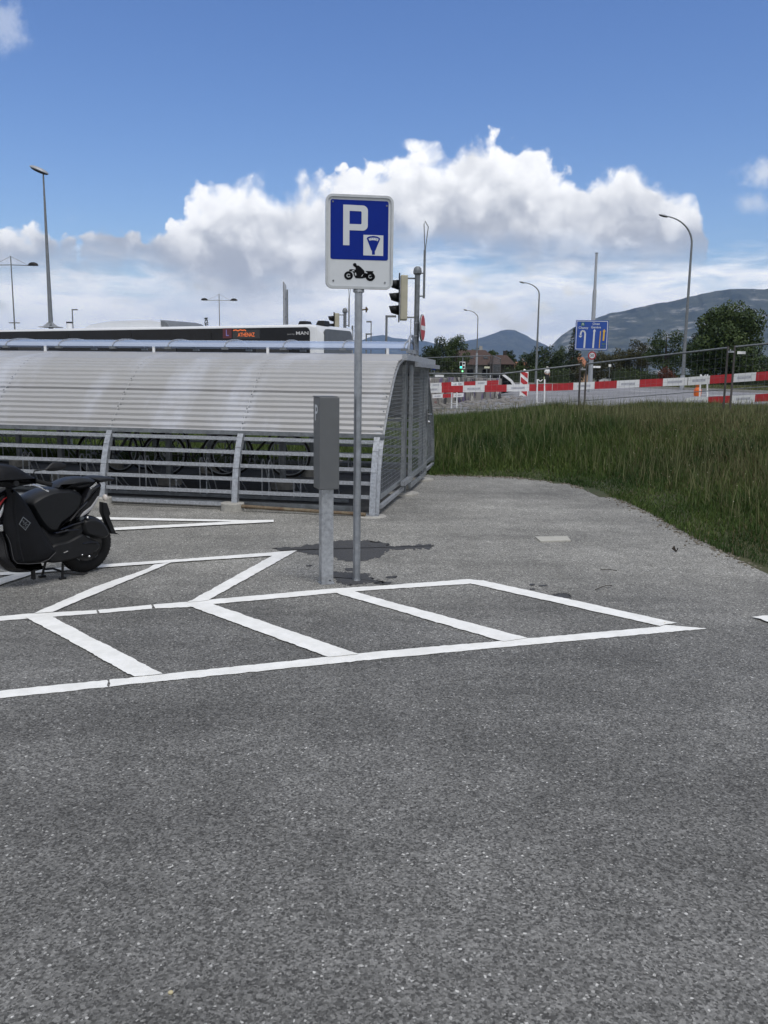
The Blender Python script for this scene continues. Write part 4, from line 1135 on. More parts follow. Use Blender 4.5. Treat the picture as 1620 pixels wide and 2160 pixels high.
# ------------------------------------------------------------------ grey box on steel post
bb = G(688, 1230)
GB = thing('ticket_machine', 'slim dark grey metal box on a short galvanised post', 'ticket machine', bb, R(20))
obj('housing', MB().box((.0, .0, 1.105), (.158, .175, .70)), box_m, GB, bevel=.006)
obj('housing_lid', MB().box((-.008, .008, 1.458), (.150, .165, .008)), box_m, GB)
m_ = MB(); m_.box((.0, -.035, .38), (.094, .006, .76)); m_.box((-.044, .005, .38), (.006, .074, .76)); m_.box((.044, .005, .38), (.006, .074, .76)); m_.box((0, 0, .004), (.11, .1, .008))
obj('post', m_, galv, GB)
m_ = text_mesh('P', .17, (-.0795, .0, 1.33), (0, -1, 0), (0, 0, 1), (-1, 0, 0), .001); obj('letter_p', m_, white_film, GB)
m_ = MB(); m_.ball((.02, -.04, .03), .006); obj('bolt', m_, black_pl, GB)

# ------------------------------------------------------------------ scooter
rc = G(180, 1206); YAW = R(180 + 50)
fdir = Vector((math.cos(YAW), math.sin(YAW), 0))
SC = thing('scooter', 'black scooter with dark leg cover parked on its stand', 'scooter', rc, YAW)
def sc(px, py, off=0.):                                # photo point on the side plane -> (x, z)
    n_ = Vector((-fdir.y, fdir.x, 0))                  # left side faces the camera
    o = rc + n_ * off
    return PL(px, py, (o.x, o.y), (fdir.x, fdir.y))
def c3(x_, y_): return x_ / 5.4, 940 + y_ / 5.4
def outline(pts_, off): return [sc(*c3(*q), off) for q in pts_]
def pillow(poly, y0, y1, inset=.02, rnd=.35):
    """solid with rounded rim: outline in (x,z), thickness y0..y1"""
    P_ = [Vector((a, b)) for a, b in poly]; n = len(P_); cen = sum(P_, Vector((0, 0))) / n; mb = MB()
    area = sum(P_[i].x * P_[(i + 1) % n].y - P_[(i + 1) % n].x * P_[i].y for i in range(n))
    sg = 1 if area > 0 else -1
    def inner(k):
        out = []
        for i in range(n):
            a, b, c_ = P_[i - 1], P_[i], P_[(i + 1) % n]
            n1 = Vector((-(b - a).y, (b - a).x)).normalized(); n2 = Vector((-(c_ - b).y, (c_ - b).x)).normalized()
            d = (n1 + n2); d = d.normalized() if d.length > .1 else n1
            out.append(b + d * sg * k)
        return out
    m1, m2 = inner(inset * .3), inner(inset)
    w = (y1 - y0); rings = [(m2, y0), (m1, y0 + w * .06 + inset * .25), (P_, y0 + w * rnd), (P_, y1 - w * rnd), (m1, y1 - w * .06 - inset * .25), (m2, y1)]
    for ring, y_ in rings: mb.v += [(q.x, y_, q.y) for q in ring]
    for r_ in range(5):
        mb.f += [(r_ * n + i, r_ * n + (i + 1) % n, (r_ + 1) * n + (i + 1) % n, (r_ + 1) * n + i) for i in range(n)]
    mb.f += [tuple(range(n - 1, -1, -1)), tuple(5 * n + i for i in range(n))]
    return mb
def densify(pts_, k=3, closed=True):
    n = len(pts_); out = []
    for i in range(n):
        p0, p1, p2, p3 = (Vector(pts_[(i + j) % n]) for j in (-1, 0, 1, 2))
        for s_ in range(k):
            f = s_ / k
            out.append(tuple(.5 * ((2 * p1) + (p2 - p0) * f + (2 * p0 - 5 * p1 + 4 * p2 - p3) * f * f + (3 * p1 - p0 - 3 * p2 + p3) * f ** 3)))
    return out
def scp(name, pts_, off, y0, y1, m, inset=.02, parent=None, rnd=.35, dens=3, label=None):
    return obj(name, pillow(densify(outline(pts_, off), dens), y0, y1, inset, rnd), m, parent or SC, smooth=True, label=label)
WR = .235
def wheel(x_):
    w_ = obj('wheel', MB().torus((x_, 0, WR), WR - .055, .056, (0, 1, 0), 40, 12), rubber, SC, smooth=True)
    rm_ = MB(); rm_.lathe((x_, -.045, WR), [(.135, 0), (.14, .02), (.13, .03), (.13, .06), (.14, .07), (.135, .09)], 28, (0, 1, 0)); obj('rim', rm_, black_gl, w_, smooth=True)
    hb = MB(); hb.lathe((x_, -.07, WR), [(.03, 0), (.03, .14)], 12, (0, 1, 0)); obj('hub', hb, galv_dark, w_, smooth=True)
wheel(0); wheel(1.30)
# measured outlines (crop pixels), off = sideways offset of the surface measured
scp('seat', [(305, 655), (420, 560), (560, 500), (700, 480), (820, 490), (915, 540), (930, 640), (860, 780), (700, 900), (660, 985), (540, 990), (440, 900), (350, 760)], .10, -.14, .14, seat_m, .035)
scp('rear_seat', [(645, 478), (760, 405), (900, 362), (1040, 370), (1085, 400), (1060, 450), (960, 500), (860, 510), (740, 480)], .08, -.12, .12, seat_m, .03)
scp('grab_rail', [(1060, 372), (1130, 350), (1250, 356), (1240, 400), (1180, 405), (1080, 420)], .05, -.13, .13, black_pl, .015)
scp('tail_panel', [(1085, 430), (1150, 420), (1150, 520), (1110, 640), (1010, 790), (900, 830), (800, 880), (720, 940), (660, 985), (700, 900), (800, 760), (900, 660), (960, 560), (1000, 480)], .12, -.15, .15, black_gl, .03)
scp('side_stripe', [(1118, 575), (1122, 600), (1080, 680), (1000, 770), (915, 812), (960, 750), (1040, 690)], .155, .145, .158, mat('silver decal', (.30, .30, .31), .35), .004, dens=2)
scp('number_plate_bracket', [(1150, 640), (1200, 650), (1240, 770), (1225, 800), (1300, 985), (1350, 1008), (1250, 1000), (1190, 860), (1150, 760)], .0, -.03, .03, black_pl, .003, dens=1)
scp('rear_fender', [(940, 860), (1040, 820), (1160, 850), (1235, 960), (1240, 1020), (1190, 1060), (1060, 1050), (960, 1000)], .14, .02, .16, black_pl, .025)
scp('engine', [(600, 1120), (760, 1080), (920, 1000), (1000, 1040), (1100, 1090), (1140, 1150), (1060, 1230), (900, 1280), (700, 1330), (560, 1330), (520, 1230)], .13, .05, .15, black_pl, .02)
scp('underbody', [(420, 900), (560, 990), (700, 970), (900, 860), (960, 900), (900, 1040), (760, 1160), (640, 1300), (500, 1340), (240, 1330), (120, 1200)], .08, -.13, .13, black_pl, .03)
scp('leg_cover', [(95, 480), (170, 500), (270, 600), (360, 730), (440, 870), (520, 1010), (600, 1130), (640, 1210), (560, 1290), (480, 1330), (330, 1345), (190, 1335), (150, 1260), (125, 1130), (90, 1030), (60, 900), (70, 700), (110, 600)], .19, .12, .20, apron_m, .03)
scp('cover_emblem', [(265, 808), (352, 880), (292, 968), (215, 895)], .203, .2005, .2025, galv_dark, .001, dens=1)
scp('cover_emblem', [(267, 822), (340, 881), (290, 953), (229, 893)], .206, .203, .205, apron_m, .001, dens=1)
m_ = MB()
for a, b in (((250, 850), (300, 890)), ((262, 900), (310, 868)), ((258, 915), (290, 935)), ((290, 905), (318, 895)), ((272, 850), (262, 885)), ((280, 890), (300, 930))):
    u, v = sc(*c3(*a), .206), sc(*c3(*b), .206); m_.bar((u[0], .207, u[1]), (v[0], .207, v[1]), .004, .002)
obj('emblem_bird', m_, galv_dark, SC)
hem = [(70, 1010), (100, 1060), (125, 1130), (140, 1220), (160, 1300), (200, 1343), (330, 1348), (460, 1338), (560, 1295), (640, 1215)]
hp = [sc(*c3(*q), .195) for q in hem]
obj('cover_hem', MB().tube([(q[0], .192, q[1]) for q in hp], .0022, 5), mat('grey piping', (.07, .07, .075), .6), SC, smooth=True)
for q0, q1 in (((170, 520), (200, 1000)), ((200, 1000), (260, 1320))):
    a_, b_ = sc(*c3(*q0), .2), sc(*c3(*q1), .2); obj('cover_fold', MB().tube([(a_[0], .196, a_[1]), ((a_[0] + b_[0]) / 2 + .01, .205, (a_[1] + b_[1]) / 2), (b_[0], .196, b_[1])], .012, 6), apron_m, SC, smooth=True)
for k_, (q0, q1) in enumerate((((640, 1000), (900, 960)), ((700, 960), (960, 870)), ((800, 860), (1000, 640)), ((950, 1120), (1120, 1105)))):
    a_, b_ = sc(*c3(*q0), .16), sc(*c3(*q1), .16); obj('panel_ridge', MB().tube([(a_[0], .150, a_[1]), ((a_[0] + b_[0]) / 2, .156, (a_[1] + b_[1]) / 2 + .008), (b_[0], .150, b_[1])], .007, 6), black_gl, SC, smooth=True)
td = MB()
for k_ in range(46):
    a_ = 2 * math.pi * k_ / 46
    for s_ in (-1, 1): td.bar((math.cos(a_) * (WR - .006), s_ * .008, WR + math.sin(a_) * (WR - .006)), (math.cos(a_ + .09) * (WR - .013), s_ * .042, WR + math.sin(a_ + .09) * (WR - .013)), .006, .004)
obj('tyre_tread', td, black_pl, SC)
m_ = MB()
for s_ in range(5):
    a_ = 2 * math.pi * s_ / 5 + .3; m_.bar((0, .03, WR), (math.cos(a_) * .14, .03, WR + math.sin(a_) * .14), .03, .018, (0, 1, 0))
obj('rim_spokes', m_, galv_dark, SC)
obj('shock_absorber', MB().tube([(.02, .10, WR + .03), (.10, .10, .58)], .022, 10), galv_dark, SC, smooth=True)
scp('front_body', [(95, 480), (60, 470), (0, 500), (-120, 560), (-260, 720), (-330, 900), (-280, 1080), (-120, 1260), (60, 1420), (230, 1460), (480, 1420), (470, 1340), (190, 1335), (125, 1130), (60, 900), (110, 600)], .10, -.15, .14, black_gl, .04)
scp('fairing_stripe', [(118, 575), (60, 620), (10, 690), (-60, 780), (-60, 740), (0, 665), (60, 600)], .16, .138, .150, red_p, .003, dens=2)
scp('fairing_stripe', [(128, 612), (60, 665), (20, 740), (-40, 830), (0, 835), (30, 790), (70, 700)], .16, .138, .150, white_p, .003, dens=2)
scp('handlebar_cover', [(-200, 420), (-150, 280), (-60, 215), (40, 212), (140, 228), (220, 268), (300, 320), (390, 370), (380, 410), (330, 440), (200, 455), (140, 480), (0, 470), (-120, 470)], .24, .10, .34, apron_m, .05)
scp('handlebar_cover', [(-200, 420), (-150, 300), (-60, 250), (40, 250), (140, 260), (220, 300), (200, 440), (0, 470), (-120, 470)], .0, -.34, -.10, apron_m, .05)
m_ = MB(); u0 = sc(*c3(-80, 380), .0); m_.tube([(u0[0], -.36, u0[1]), (u0[0] + .03, 0, u0[1] - .02), (u0[0], .36, u0[1])], .02, 8)
obj('handlebar', m_, black_pl, SC, smooth=True)
for s_ in (1, -1):
    u = sc(*c3(375, 350), .28); v = sc(*c3(520, 270), .33); w2 = sc(*c3(660, 240), .36)
    if s_ == 1:
        m_ = MB().tube([(u[0], .28, u[1]), (u[0] - .01, .285, u[1] + .04), (v[0], .33, v[1])], .006, 6)
        mm = pillow(densify(outline([(540, 240), (590, 195), (680, 188), (750, 215), (730, 255), (660, 285), (560, 290), (500, 275)], .34), 2), .33, .355, .012)
    else:
        m_ = MB().tube([(u[0] + .22, -.28, u[1] - .02), (u[0] + .24, -.285, u[1] + .02), (v[0] + .3, -.33, v[1] - .01)], .006, 6)
        mm = pillow(densify(outline([(540, 240), (590, 195), (680, 188), (750, 215), (730, 255), (660, 285), (560, 290), (500, 275)], .34), 2), -.355, -.33, .012)
        mm.v = [(q[0] + .32, q[1], q[2] - .01) for q in mm.v]
    mir = obj('mirror', mm, black_pl, SC, smooth=True); obj('mirror_stalk', m_, black_pl, mir, smooth=True)
u, v = sc(*c3(350, 435), .34), sc(*c3(545, 520), .34); w2 = sc(*c3(450, 470), .34)
obj('brake_lever', MB().tube([(u[0], .33, u[1]), (w2[0], .345, w2[1]), (v[0], .35, v[1])], .006, 6), chrome, SC, smooth=True)
u, v = sc(*c3(400, 400), .32), sc(*c3(545, 440), .32)
obj('grip', MB().tube([(u[0], .30, u[1]), (v[0], .38, v[1])], .017, 8), rubber, SC, smooth=True)
a, b = sc(*c3(1190, 590), .12)
obj('indicator', MB().ball((a, .13, b), .022, .02, .028), mat('clear lens', (.6, .55, .5), .15), SC, smooth=True)
obj('tail_lamp', MB().box((a + .02, -.03, b + .02), (.03, .12, .04)), mat('red lens', (.3, .01, .01), .15), SC, bevel=.008)
# main stand and side stand
st_ = MB(); 
for (x0, y0), (x1, y1), yy in (((715, 1340), (715, 1585), .10), ((520, 1340), (485, 1575), -.08)):
    u = sc(*c3(x0, y0), yy); v = sc(*c3(x1, y1), yy)
    st_.tube([(u[0], yy, max(u[1], .12)), (v[0], yy, .012)], .010, 8); st_.box((v[0], yy, .008), (.05, .03, .016))
u = sc(*c3(715, 1480), .1); v = sc(*c3(515, 1470), -.08); st_.tube([(u[0], .10, .06), ((u[0] + v[0]) / 2, 0, .075), (v[0], -.08, .06)], .009, 8)
obj('main_stand', st_, black_pl, SC, smooth=True)
u, v = sc(*c3(735, 1500), .13), sc(*c3(975, 1525), .13)
obj('side_stand', MB().tube([(u[0], .12, .055), (v[0] + .03, .15, .02), (v[0], .16, .03)], .008, 8), black_pl, SC, smooth=True)
u = sc(*c3(360, 1400), .1)
obj('side_foot', MB().bar((u[0], .12, .20), (u[0], .12, .05), .035, .02), rubber, SC)
m_ = MB()
for q, r_ in (((1020, 1262), .011), ((940, 1245), .008), ((1000, 820), .012)):
    u = sc(*c3(*q), .16); m_.ball((u[0], .155, u[1]), r_)
u, v = sc(*c3(725, 1220), .16), sc(*c3(775, 1200), .16); m_.bar((u[0], .155, u[1]), (v[0], .155, v[1]), .012, .008)
obj('engine_bolts', m_, chrome, SC, smooth=True)
u = sc(*c3(1050, 455), .13)
n_ax = sc(*c3(1080, 430), .13); dd = Vector((n_ax[0] - u[0], 0, n_ax[1] - u[1])).normalized()
obj('lettering', text_mesh('STREET', .022, (u[0], .152, u[1]), dd, Vector((-dd.z, 0, dd.x)) * (-1 if dd.x < 0 else 1) if False else (dd.z * -1 if False else dd.cross(Vector((0, 1, 0))) * -1), (0, 1, 0), .0), white_p, SC)
# front wheel fork / fender, foot board, headlight (mostly outside the frame)
obj('front_fender', pillow(densify([(1.02, .34), (1.10, .46), (1.28, .52), (1.46, .46), (1.56, .34), (1.48, .38), (1.30, .44), (1.14, .40)], 2), -.075, .075, .01), black_gl, SC, smooth=True)
obj('fork', MB().tube([(1.30, .085, .235), (1.12, .07, .75)], .02, 8).tube([(1.30, -.085, .235), (1.12, -.07, .75)], .02, 8), galv_dark, SC, smooth=True)
a_, b_ = sc(*c3(20, 940), .16)
obj('reflector', MB().box((a_, .15, b_), (.03, .02, .05)).box((a_ + .05, .15, b_ - .01), (.02, .02, .06)), chrome, SC, bevel=.005)
obj('headlight', MB().ball((1.18, 0, .80), .05, .13, .07), mat('headlight lens', (.5, .52, .55), .1), SC, smooth=True)
obj('muffler', MB().tube([(.35, -.16, .24), (.1, -.18, .26), (-.22, -.18, .32)], [.03, .055, .06], 14), galv_dark, SC, smooth=True)

# ------------------------------------------------------------------ bus
z_b = .0
A_, B_ = D(-700, 700, 37.5), D(672, 685, 25.0)
br = Vector((B_.x, B_.y, 0)); bdir = Vector((-.875, .46, 0)); bdir.normalize()     # to the rear
brz = math.atan2(-bdir.y, -bdir.x)                                                     # x axis points to the front
BUS = thing('city_bus', 'long white city bus with dark windows passing behind the shelter', 'bus', br, brz)
HB = 2.98; LB = 17.9; WB = 2.2
# local: x forward (front at 0), y left ; near side is y=0 (right side seen), far side y=+WB
def bprof(x_, inset=0):   # cross-section (y,z)
    r_ = .09
    pts_ = [(0, .32), (0, HB - r_)]
    for k in range(1, 6): a = math.pi / 2 * k / 5; pts_.append((r_ - r_ * math.cos(a), HB - r_ + r_ * math.sin(a)))
    pts_ += [(WB - q[0], q[1]) for q in reversed(pts_)]
    return pts_
bd = MB(); secs = [-LB, -LB + .1, -.35, -.12, 0.0]
for x_ in secs:
    k = {0.0: .55, -.12: .08, -LB: .08}.get(x_, 0)
    for y_, z_ in bprof(x_): bd.v.append((x_, WB / 2 + (y_ - WB / 2) * (1 - k / WB), .32 + (z_ - .32) * (1 - k / HB * .6)))
n = len(bprof(0)); bd.f = [(r_ * n + i, r_ * n + (i + 1) % n, (r_ + 1) * n + (i + 1) % n, (r_ + 1) * n + i) for r_ in range(len(secs) - 1) for i in range(n)]
bd.f += [tuple(range(n)), tuple((len(secs) - 1) * n + i for i in range(n - 1, -1, -1))]
obj('body', bd, white_bus, BUS, smooth=True)
def side(poly, y_, m, nm, t_=.012): return obj(nm, MB().prism(poly, (0, y_, 0), (1, 0, 0), (0, 0, 1), (0, -1, 0), -t_, t_), m, BUS)
side(rrect(16.9, 1.45, .14, -.30 - 8.45, HB - .085 - .725), 0, glass_dark, 'side_window')
side(rrect(16.9, 1.45, .14, -.30 - 8.45, HB - .085 - .725), WB, glass_dark, 'side_window')
obj('windscreen', MB().prism(rrect(1.6, 1.9, .18, WB / 2, HB - .12 - .95), (-.01, 0, 0), (0, 1, 0), (0, 0, 1), (1, 0, 0), -.02, .03), mat('windscreen glass', (.06, .07, .08), .08, spec=.6), BUS)
def bx(px, py): return PL(px, py, (br.x, br.y), (-bdir.x, -bdir.y))
u = bx(520, 705)
obj('display', MB().prism(rrect(1.0, .26, .01, u[0], u[1]), (0, 0, 0), (1, 0, 0), (0, 0, 1), (0, -1, 0), .012, .016), black_gl, BUS)
obj('display_text', text_mesh('ATHENAZ', .165, (u[0], -.018, u[1] - .02), (1, 0, 0), (0, 0, 1), (0, -1, 0), 0, extra_w=.82), led, BUS)
u2 = bx(506, 697); m_ = MB()
P_ = [(-.24, 0), (-.14, .015), (-.05, -.01), (.03, .02), (.1, 0), (.2, .01), (.24, -.02)]
for (a0, b0), (a1, b1) in zip(P_[:-1], P_[1:]): m_.bar((u2[0] + a0, -.018, u2[1] + b0), (u2[0] + a1, -.018, u2[1] + b1), .002, .03)
obj('display_underline', m_, led, BUS)
u = bx(480, 703); obj('line_panel', MB().prism(rrect(.34, .30, .01, u[0], u[1]), (0, 0, 0), (1, 0, 0), (0, 0, 1), (0, -1, 0), .012, .016), mat('dark red display', (.10, .012, .02), .3), BUS)
obj('line_letter', text_mesh('L', .26, (u[0], -.018, u[1]), (1, 0, 0), (0, 0, 1), (0, -1, 0), 0), mat('violet letter', (.25, .22, .55), .4), BUS)
u = bx(638, 703); obj('maker_name', text_mesh('MAN', .135, (u[0], -.014, u[1]), (1, 0, 0), (0, 0, 1), (0, -1, 0), 0, extra_w=1.5), mat('silver lettering', (.7, .7, .7), .3), BUS)
u = bx(614, 705); obj('model_name', text_mesh("Lion's City", .055, (u[0], -.014, u[1]), (1, 0, 0), (0, 0, 1), (0, -1, 0), 0, extra_w=1.1), mat('grey lettering', (.35, .35, .35), .3), BUS)
for px in (616, 655):
    u = bx(px, 683); obj('roof_vent', MB().add([(u[0] - .16, .5, HB - .02), (u[0] + .16, .5, HB - .02), (u[0] + .16, .9, HB - .02), (u[0] - .16, .9, HB - .02), (u[0] - .11, .55, HB + .13), (u[0] + .11, .55, HB + .13), (u[0] + .11, .85, HB + .13), (u[0] - .11, .85, HB + .13)], [(4, 5, 6, 7), (0, 1, 5, 4), (1, 2, 6, 5), (2, 3, 7, 6), (3, 0, 4, 7)]), black_pl, BUS, bevel=.02)
u, v = bx(160, 690)[0], bx(326, 690)[0]
obj('roof_pod', pillow([(u, HB - .02), (u + .3, HB + .16), (u + 1.2, HB + .26), (v - .5, HB + .28), (v, HB + .2), (v, HB - .02)], .3, 2.2, .05), white_bus, BUS, smooth=True)
obj('pod_grille', pillow([(v, HB - .02), (v - .05, HB + .24), (v + .15, HB + .20), (v + .3, HB + .1), (v + .38, HB - .02)], .32, 2.18, .02), galv_dark, BUS, smooth=True)
u = bx(122, 680)[0]
cy_ = obj('roof_stack', MB().lathe((u, .5, HB - .02), [(.10, 0), (.10, .22)], 14), white_bus, BUS, smooth=True)
obj('stack_cap', MB().lathe((u, .5, HB + .20), [(.105, 0), (.105, .05)], 14), black_pl, cy_)
for x_ in (-2.6, -8.6, -14.8):
    for y_ in (.0, WB):
        w_ = obj('wheel', MB().torus((x_, y_ + (.14 if y_ == 0 else -.14), .48), .36, .13, (0, 1, 0), 28, 10), rubber, BUS, smooth=True)
        obj('hub', MB().lathe((x_, y_ + (.05 if y_ == 0 else -.05), .48), [(.22, -.03), (.22, .03)], 16, (0, 1, 0)), galv_dark, w_)
for x_ in (-1.6, -5.9, -12.0): obj('door', MB().prism(rrect(1.2, 2.0, .05, x_, 1.38), (0, 0, 0), (1, 0, 0), (0, 0, 1), (0, -1, 0), .0, .03), black_gl, BUS)
for x_ in (-3.9, -7.2, -10.1, -13.9): obj('window_bar', MB().box((x_, -.014, 2.05), (.05, .01, 1.44)), black_pl, BUS)
setp(obj('bus_lane', bm_, asphalt_road), kind='structure')

# ------------------------------------------------------------------ lamps and poles
def pole_base(px, dist):
    c_ = D(px, 780, dist); return Vector((c_.x, dist, ZG(c_.x, dist) - .03))
def topz(px, py, dist, b): return D(px, py, dist).z - b.z
# tall lamp on the left
d_ = 34; b = pole_base(112, d_); h_ = topz(91, 362, d_, b)
L1 = thing('street_lamp', 'tallest street lamp with a single flat oval head, far left', 'street lamp', b)
obj('pole', MB().tube([(0, 0, 0), (0, 0, 3.2), (0, 0, h_)], [.10, .088, .028], 14), galv_dark, L1, smooth=True)
hd = MB().ball((0, 0, 0), .36, .2, .11, 18, 8)
for i, v in enumerate(hd.v): hd.v[i] = (v[0] - .15, v[1], v[2] * (1 if v[2] > 0 else .6) + h_ + .05 - (v[0]) * .38)
hdo = obj('lamp_head', hd, galv_rail, L1, smooth=True)
gl = MB().ball((0, 0, 0), .33, .18, .07, 18, 6)
for i, v in enumerate(gl.v): gl.v[i] = (v[0] - .15, v[1], min(v[2], 0) * 1.1 + h_ + .025 - (v[0]) * .38)
obj('lamp_glass', gl, black_pl, hdo, smooth=True)
zz = topz(105, 690, d_, b)
m_ = MB()
for s_ in (-1, 1):
    m_.prism([(0, 0), (s_ * .32, 0), (s_ * .05, .22)], (0, -.05, zz), (1, 0, 0), (0, 0, 1), (0, -1, 0), -.01, .01)
    m_.prism([(0, 0), (s_ * .32, 0), (s_ * .05, .22)], (0, .05, zz), (0, 1, 0), (0, 0, 1), (1, 0, 0), -.01, .01)
m_.box((0, 0, zz), (.7, .7, .03)); obj('bracket', m_, galv, L1)
# double armed lamps with stays
def double_lamp(px, top, armpx, arm_y, dist, label):
    b = pole_base(px, dist); t_ = thing('double_lamp', label, 'street lamp', b, 0, 'lamps with two arms')
    h = topz(px, top, dist, b); ha = topz(px, arm_y, dist, b); L_ = armpx / F * dist
    obj('pole', MB().tube([(0, 0, 0), (0, 0, h)], [.06, .03], 8), galv_dark, t_, smooth=True)
    a = MB().tube([(-L_, 0, ha - .0), (0, 0, ha + .03), (L_, 0, ha)], .025, 6)
    a.tube([(-L_ * .75, 0, ha), (0, 0, h - .03)], .010, 5).tube([(L_ * .75, 0, ha), (0, 0, h - .03)], .010, 5)
    obj('arm', a, galv_dark, t_, smooth=True)
    for s_ in (-1, 1):
        m_ = MB().ball((s_ * L_ * .92, 0, ha + .02), L_ * .22, .16, L_ * .13, 14, 8)
        for i, v in enumerate(m_.v): m_.v[i] = (v[0], v[1], max(v[2], ha))
        obj('lamp_head', m_, black_pl, t_, smooth=True)
    return t_, ha
t_, ha = double_lamp(36, 540, 49, 560, 52, 'nearer lamp with two arms and stays, left border')
double_lamp(465, 620, 33, 634, 78, 'farther lamp with two arms, above the middle of the bus')
obj('sign_bar', MB().bar((-.32, 0, topz(38, 681, 52, t_.location)), (.32, 0, topz(38, 681, 52, t_.location)), .04, .06), galv_dark, t_)
def t_lamp(px, top, side_, hw, dist, label, r_=.05, base_px=None):
    b = pole_base(base_px or px, dist); t_ = thing('street_lamp', label, 'street lamp', b, 0)
    h = topz(px, top, dist, b); w = hw / F * dist
    obj('pole', MB().tube([(0, 0, 0), (0, 0, h)], r_, 8), galv_dark, t_, smooth=True)
    obj('lamp_head', MB().box((side_ * w / 2, 0, h - .05), (w, .22, .10)).tube([(0, 0, h - .12), (side_ * w * .3, 0, h - .05)], .03, 6), galv_dark, t_, bevel=.03)
t_lamp(158, 652, 1, 11, 75, 'small lamp with a flat head turned right, between the two left poles')
t_lamp(814, 665, 1, 20, 45, 'grey lamp with a boxy head just right of the parking sign', .06)
t_lamp(772, 703, 1, 12, 60, 'smaller boxy lamp low beside the sign post')
t_lamp(782, 677, -1, 10, 62, 'slim lamp with head turned left beside the sign post', .035)
for px, top, d_, r_, nm, lab in ((743, 687, 42, .045, 'pole', 'short bare grey pole just left of the sign post'), (865, 672, 50, .02, 'pole', 'thin pale pole left of the traffic light mast')):
    b = pole_base(px, d_); setp(obj('bare_pole', MB().tube([b, b + Vector((0, 0, topz(px, top, d_, b)))], r_, 8), galv_dark, smooth=True), lab, 'pole')
# curved lamps
def curved_lamp(px, kink, tipx, tipy, dist, r_, label, basepx, sleeve=None):
    b = pole_base(basepx, dist); t_ = thing('curved_lamp', label, 'street lamp', b, 0, 'curved street lamps')
    hk = topz(px, kink, dist, b); ht = topz(tipx, tipy, dist, b); L_ = (px - tipx) / F * dist
    pts_ = [(0, 0, 0), (0, 0, hk * .5), (0, 0, hk)]; rr = [r_, r_ * .8, r_ * .55]
    for k in range(1, 13):
        a = R(83) * k / 12
        pts_.append((-L_ * (1 - math.cos(a)) / (1 - math.cos(R(83))), 0, hk + (ht - hk) * math.sin(a) / math.sin(R(83)))); rr.append(r_ * (.55 - .25 * k / 12))
    obj('pole', MB().tube(pts_, rr, 10), galv_dark, t_, smooth=True)
    s_ = L_ * .36
    m_ = MB().ball((-L_ - s_ * .25, 0, ht), s_ * .5, .13, .07, 14, 8)
    for i, v in enumerate(m_.v): m_.v[i] = (v[0], v[1], v[2] - (v[0] + L_) * .22)
    obj('lamp_head', m_, galv_rail, t_, smooth=True)
    m_ = MB().ball((-L_ - s_ * .25, 0, ht - .03), s_ * .46, .11, .06, 14, 8)
    for i, v in enumerate(m_.v): m_.v[i] = (v[0], v[1], min(v[2], ht - .03) - (v[0] + L_) * .22)
    obj('lamp_glass', m_, black_pl, t_, smooth=True)
    if sleeve: obj('base_sleeve', MB().tube([(0, 0, 0), (0, 0, topz(px, sleeve, dist, b))], r_ * 1.25, 10), galv, t_, smooth=True)
    return t_
curved_lamp(1458, 515, 1402, 456, 56, .12, 'tallest curved street lamp, right of the blue direction sign', 1441, 792)
curved_lamp(1137, 622, 1104, 596, 78, .11, 'middle curved street lamp, left of the conifer', 1131)
curved_lamp(1008, 672, 984, 654, 86, .08, 'smallest curved street lamp, above the brown roofed house', 1005, 745)
# bare stepped pole above direction sign
d_ = 45; b = pole_base(1246, d_); h_ = topz(1261, 535, d_, b); hs = topz(1257, 612, d_, b)
DS = thing('direction_sign', 'blue lane direction sign with three arrows on a tall grey pole', 'road sign', b)
obj('pole', MB().tube([(0, 0, 0), (0, 0, hs), (0, 0, hs), (0, 0, h_)], [.125, .10, .075, .065], 12), galv, DS, smooth=True)
obj('pole_cap', MB().lathe((0, 0, h_), [(.08, 0), (.08, .04)], 12), galv_dark, DS)
ppm = F / (d_ / 1.0) / 1.0
def dsg(px, py):
    q = D(px, py, d_ - .2); return q.x - b.x, q.z - b.z
DO = (0, -.2, 0)
c4_ = [dsg(1215, 675), dsg(1284, 676), dsg(1281, 739), dsg(1212, 738)]
xm, zm = sum(q[0] for q in c4_) / 4, sum(q[1] for q in c4_) / 4
wS, hS = (c4_[1][0] - c4_[0][0] + c4_[2][0] - c4_[3][0]) / 2, (c4_[0][1] - c4_[3][1] + c4_[1][1] - c4_[2][1]) / 2
pl_ = obj('sign_board', MB().prism(rrect(wS, hS, .05, xm, zm), DO, (1, 0, 0), (0, 0, 1), (0, -1, 0), -.03, 0), blue_sign2, DS)
m_ = MB(); ring_prism(m_, rrect(wS - .07, hS - .07, .04, xm, zm), rrect(wS - .13, hS - .13, .03, xm, zm), DO, (1, 0, 0), (0, 0, 1), (0, -1, 0), .002, .006); obj('sign_border', m_, white_film, pl_)
def sf(fx, fy): return xm + (fx - .5) * wS, zm + (.5 - fy) * hS     # fractions of the board, x right, y down
def arrow(nm, path, wd, m, head):
    m_ = MB(); P_ = [sf(*q) for q in path]
    for a, b2 in zip(P_[:-1], P_[1:]): m_.bar((a[0], DO[1] - .006, a[1]), (b2[0], DO[1] - .006, b2[1]), .008, wd, (0, 0, 1) if abs(b2[0] - a[0]) > abs(b2[1] - a[1]) else (1, 0, 0))
    m_.prism([sf(*q) for q in head], DO, (1, 0, 0), (0, 0, 1), (0, -1, 0), .003, .010); obj(nm, m_, m, pl_)
arrow('u_turn_arrow', [(.29, .93), (.30, .45), (.28, .385), (.235, .355), (.19, .37), (.165, .42), (.16, .50)], .085, white_film, [(.10, .52), (.22, .52), (.155, .59)])
arrow('straight_arrow', [(.56, .93), (.575, .37)], .085, white_film, [(.525, .37), (.63, .37), (.578, .29)])
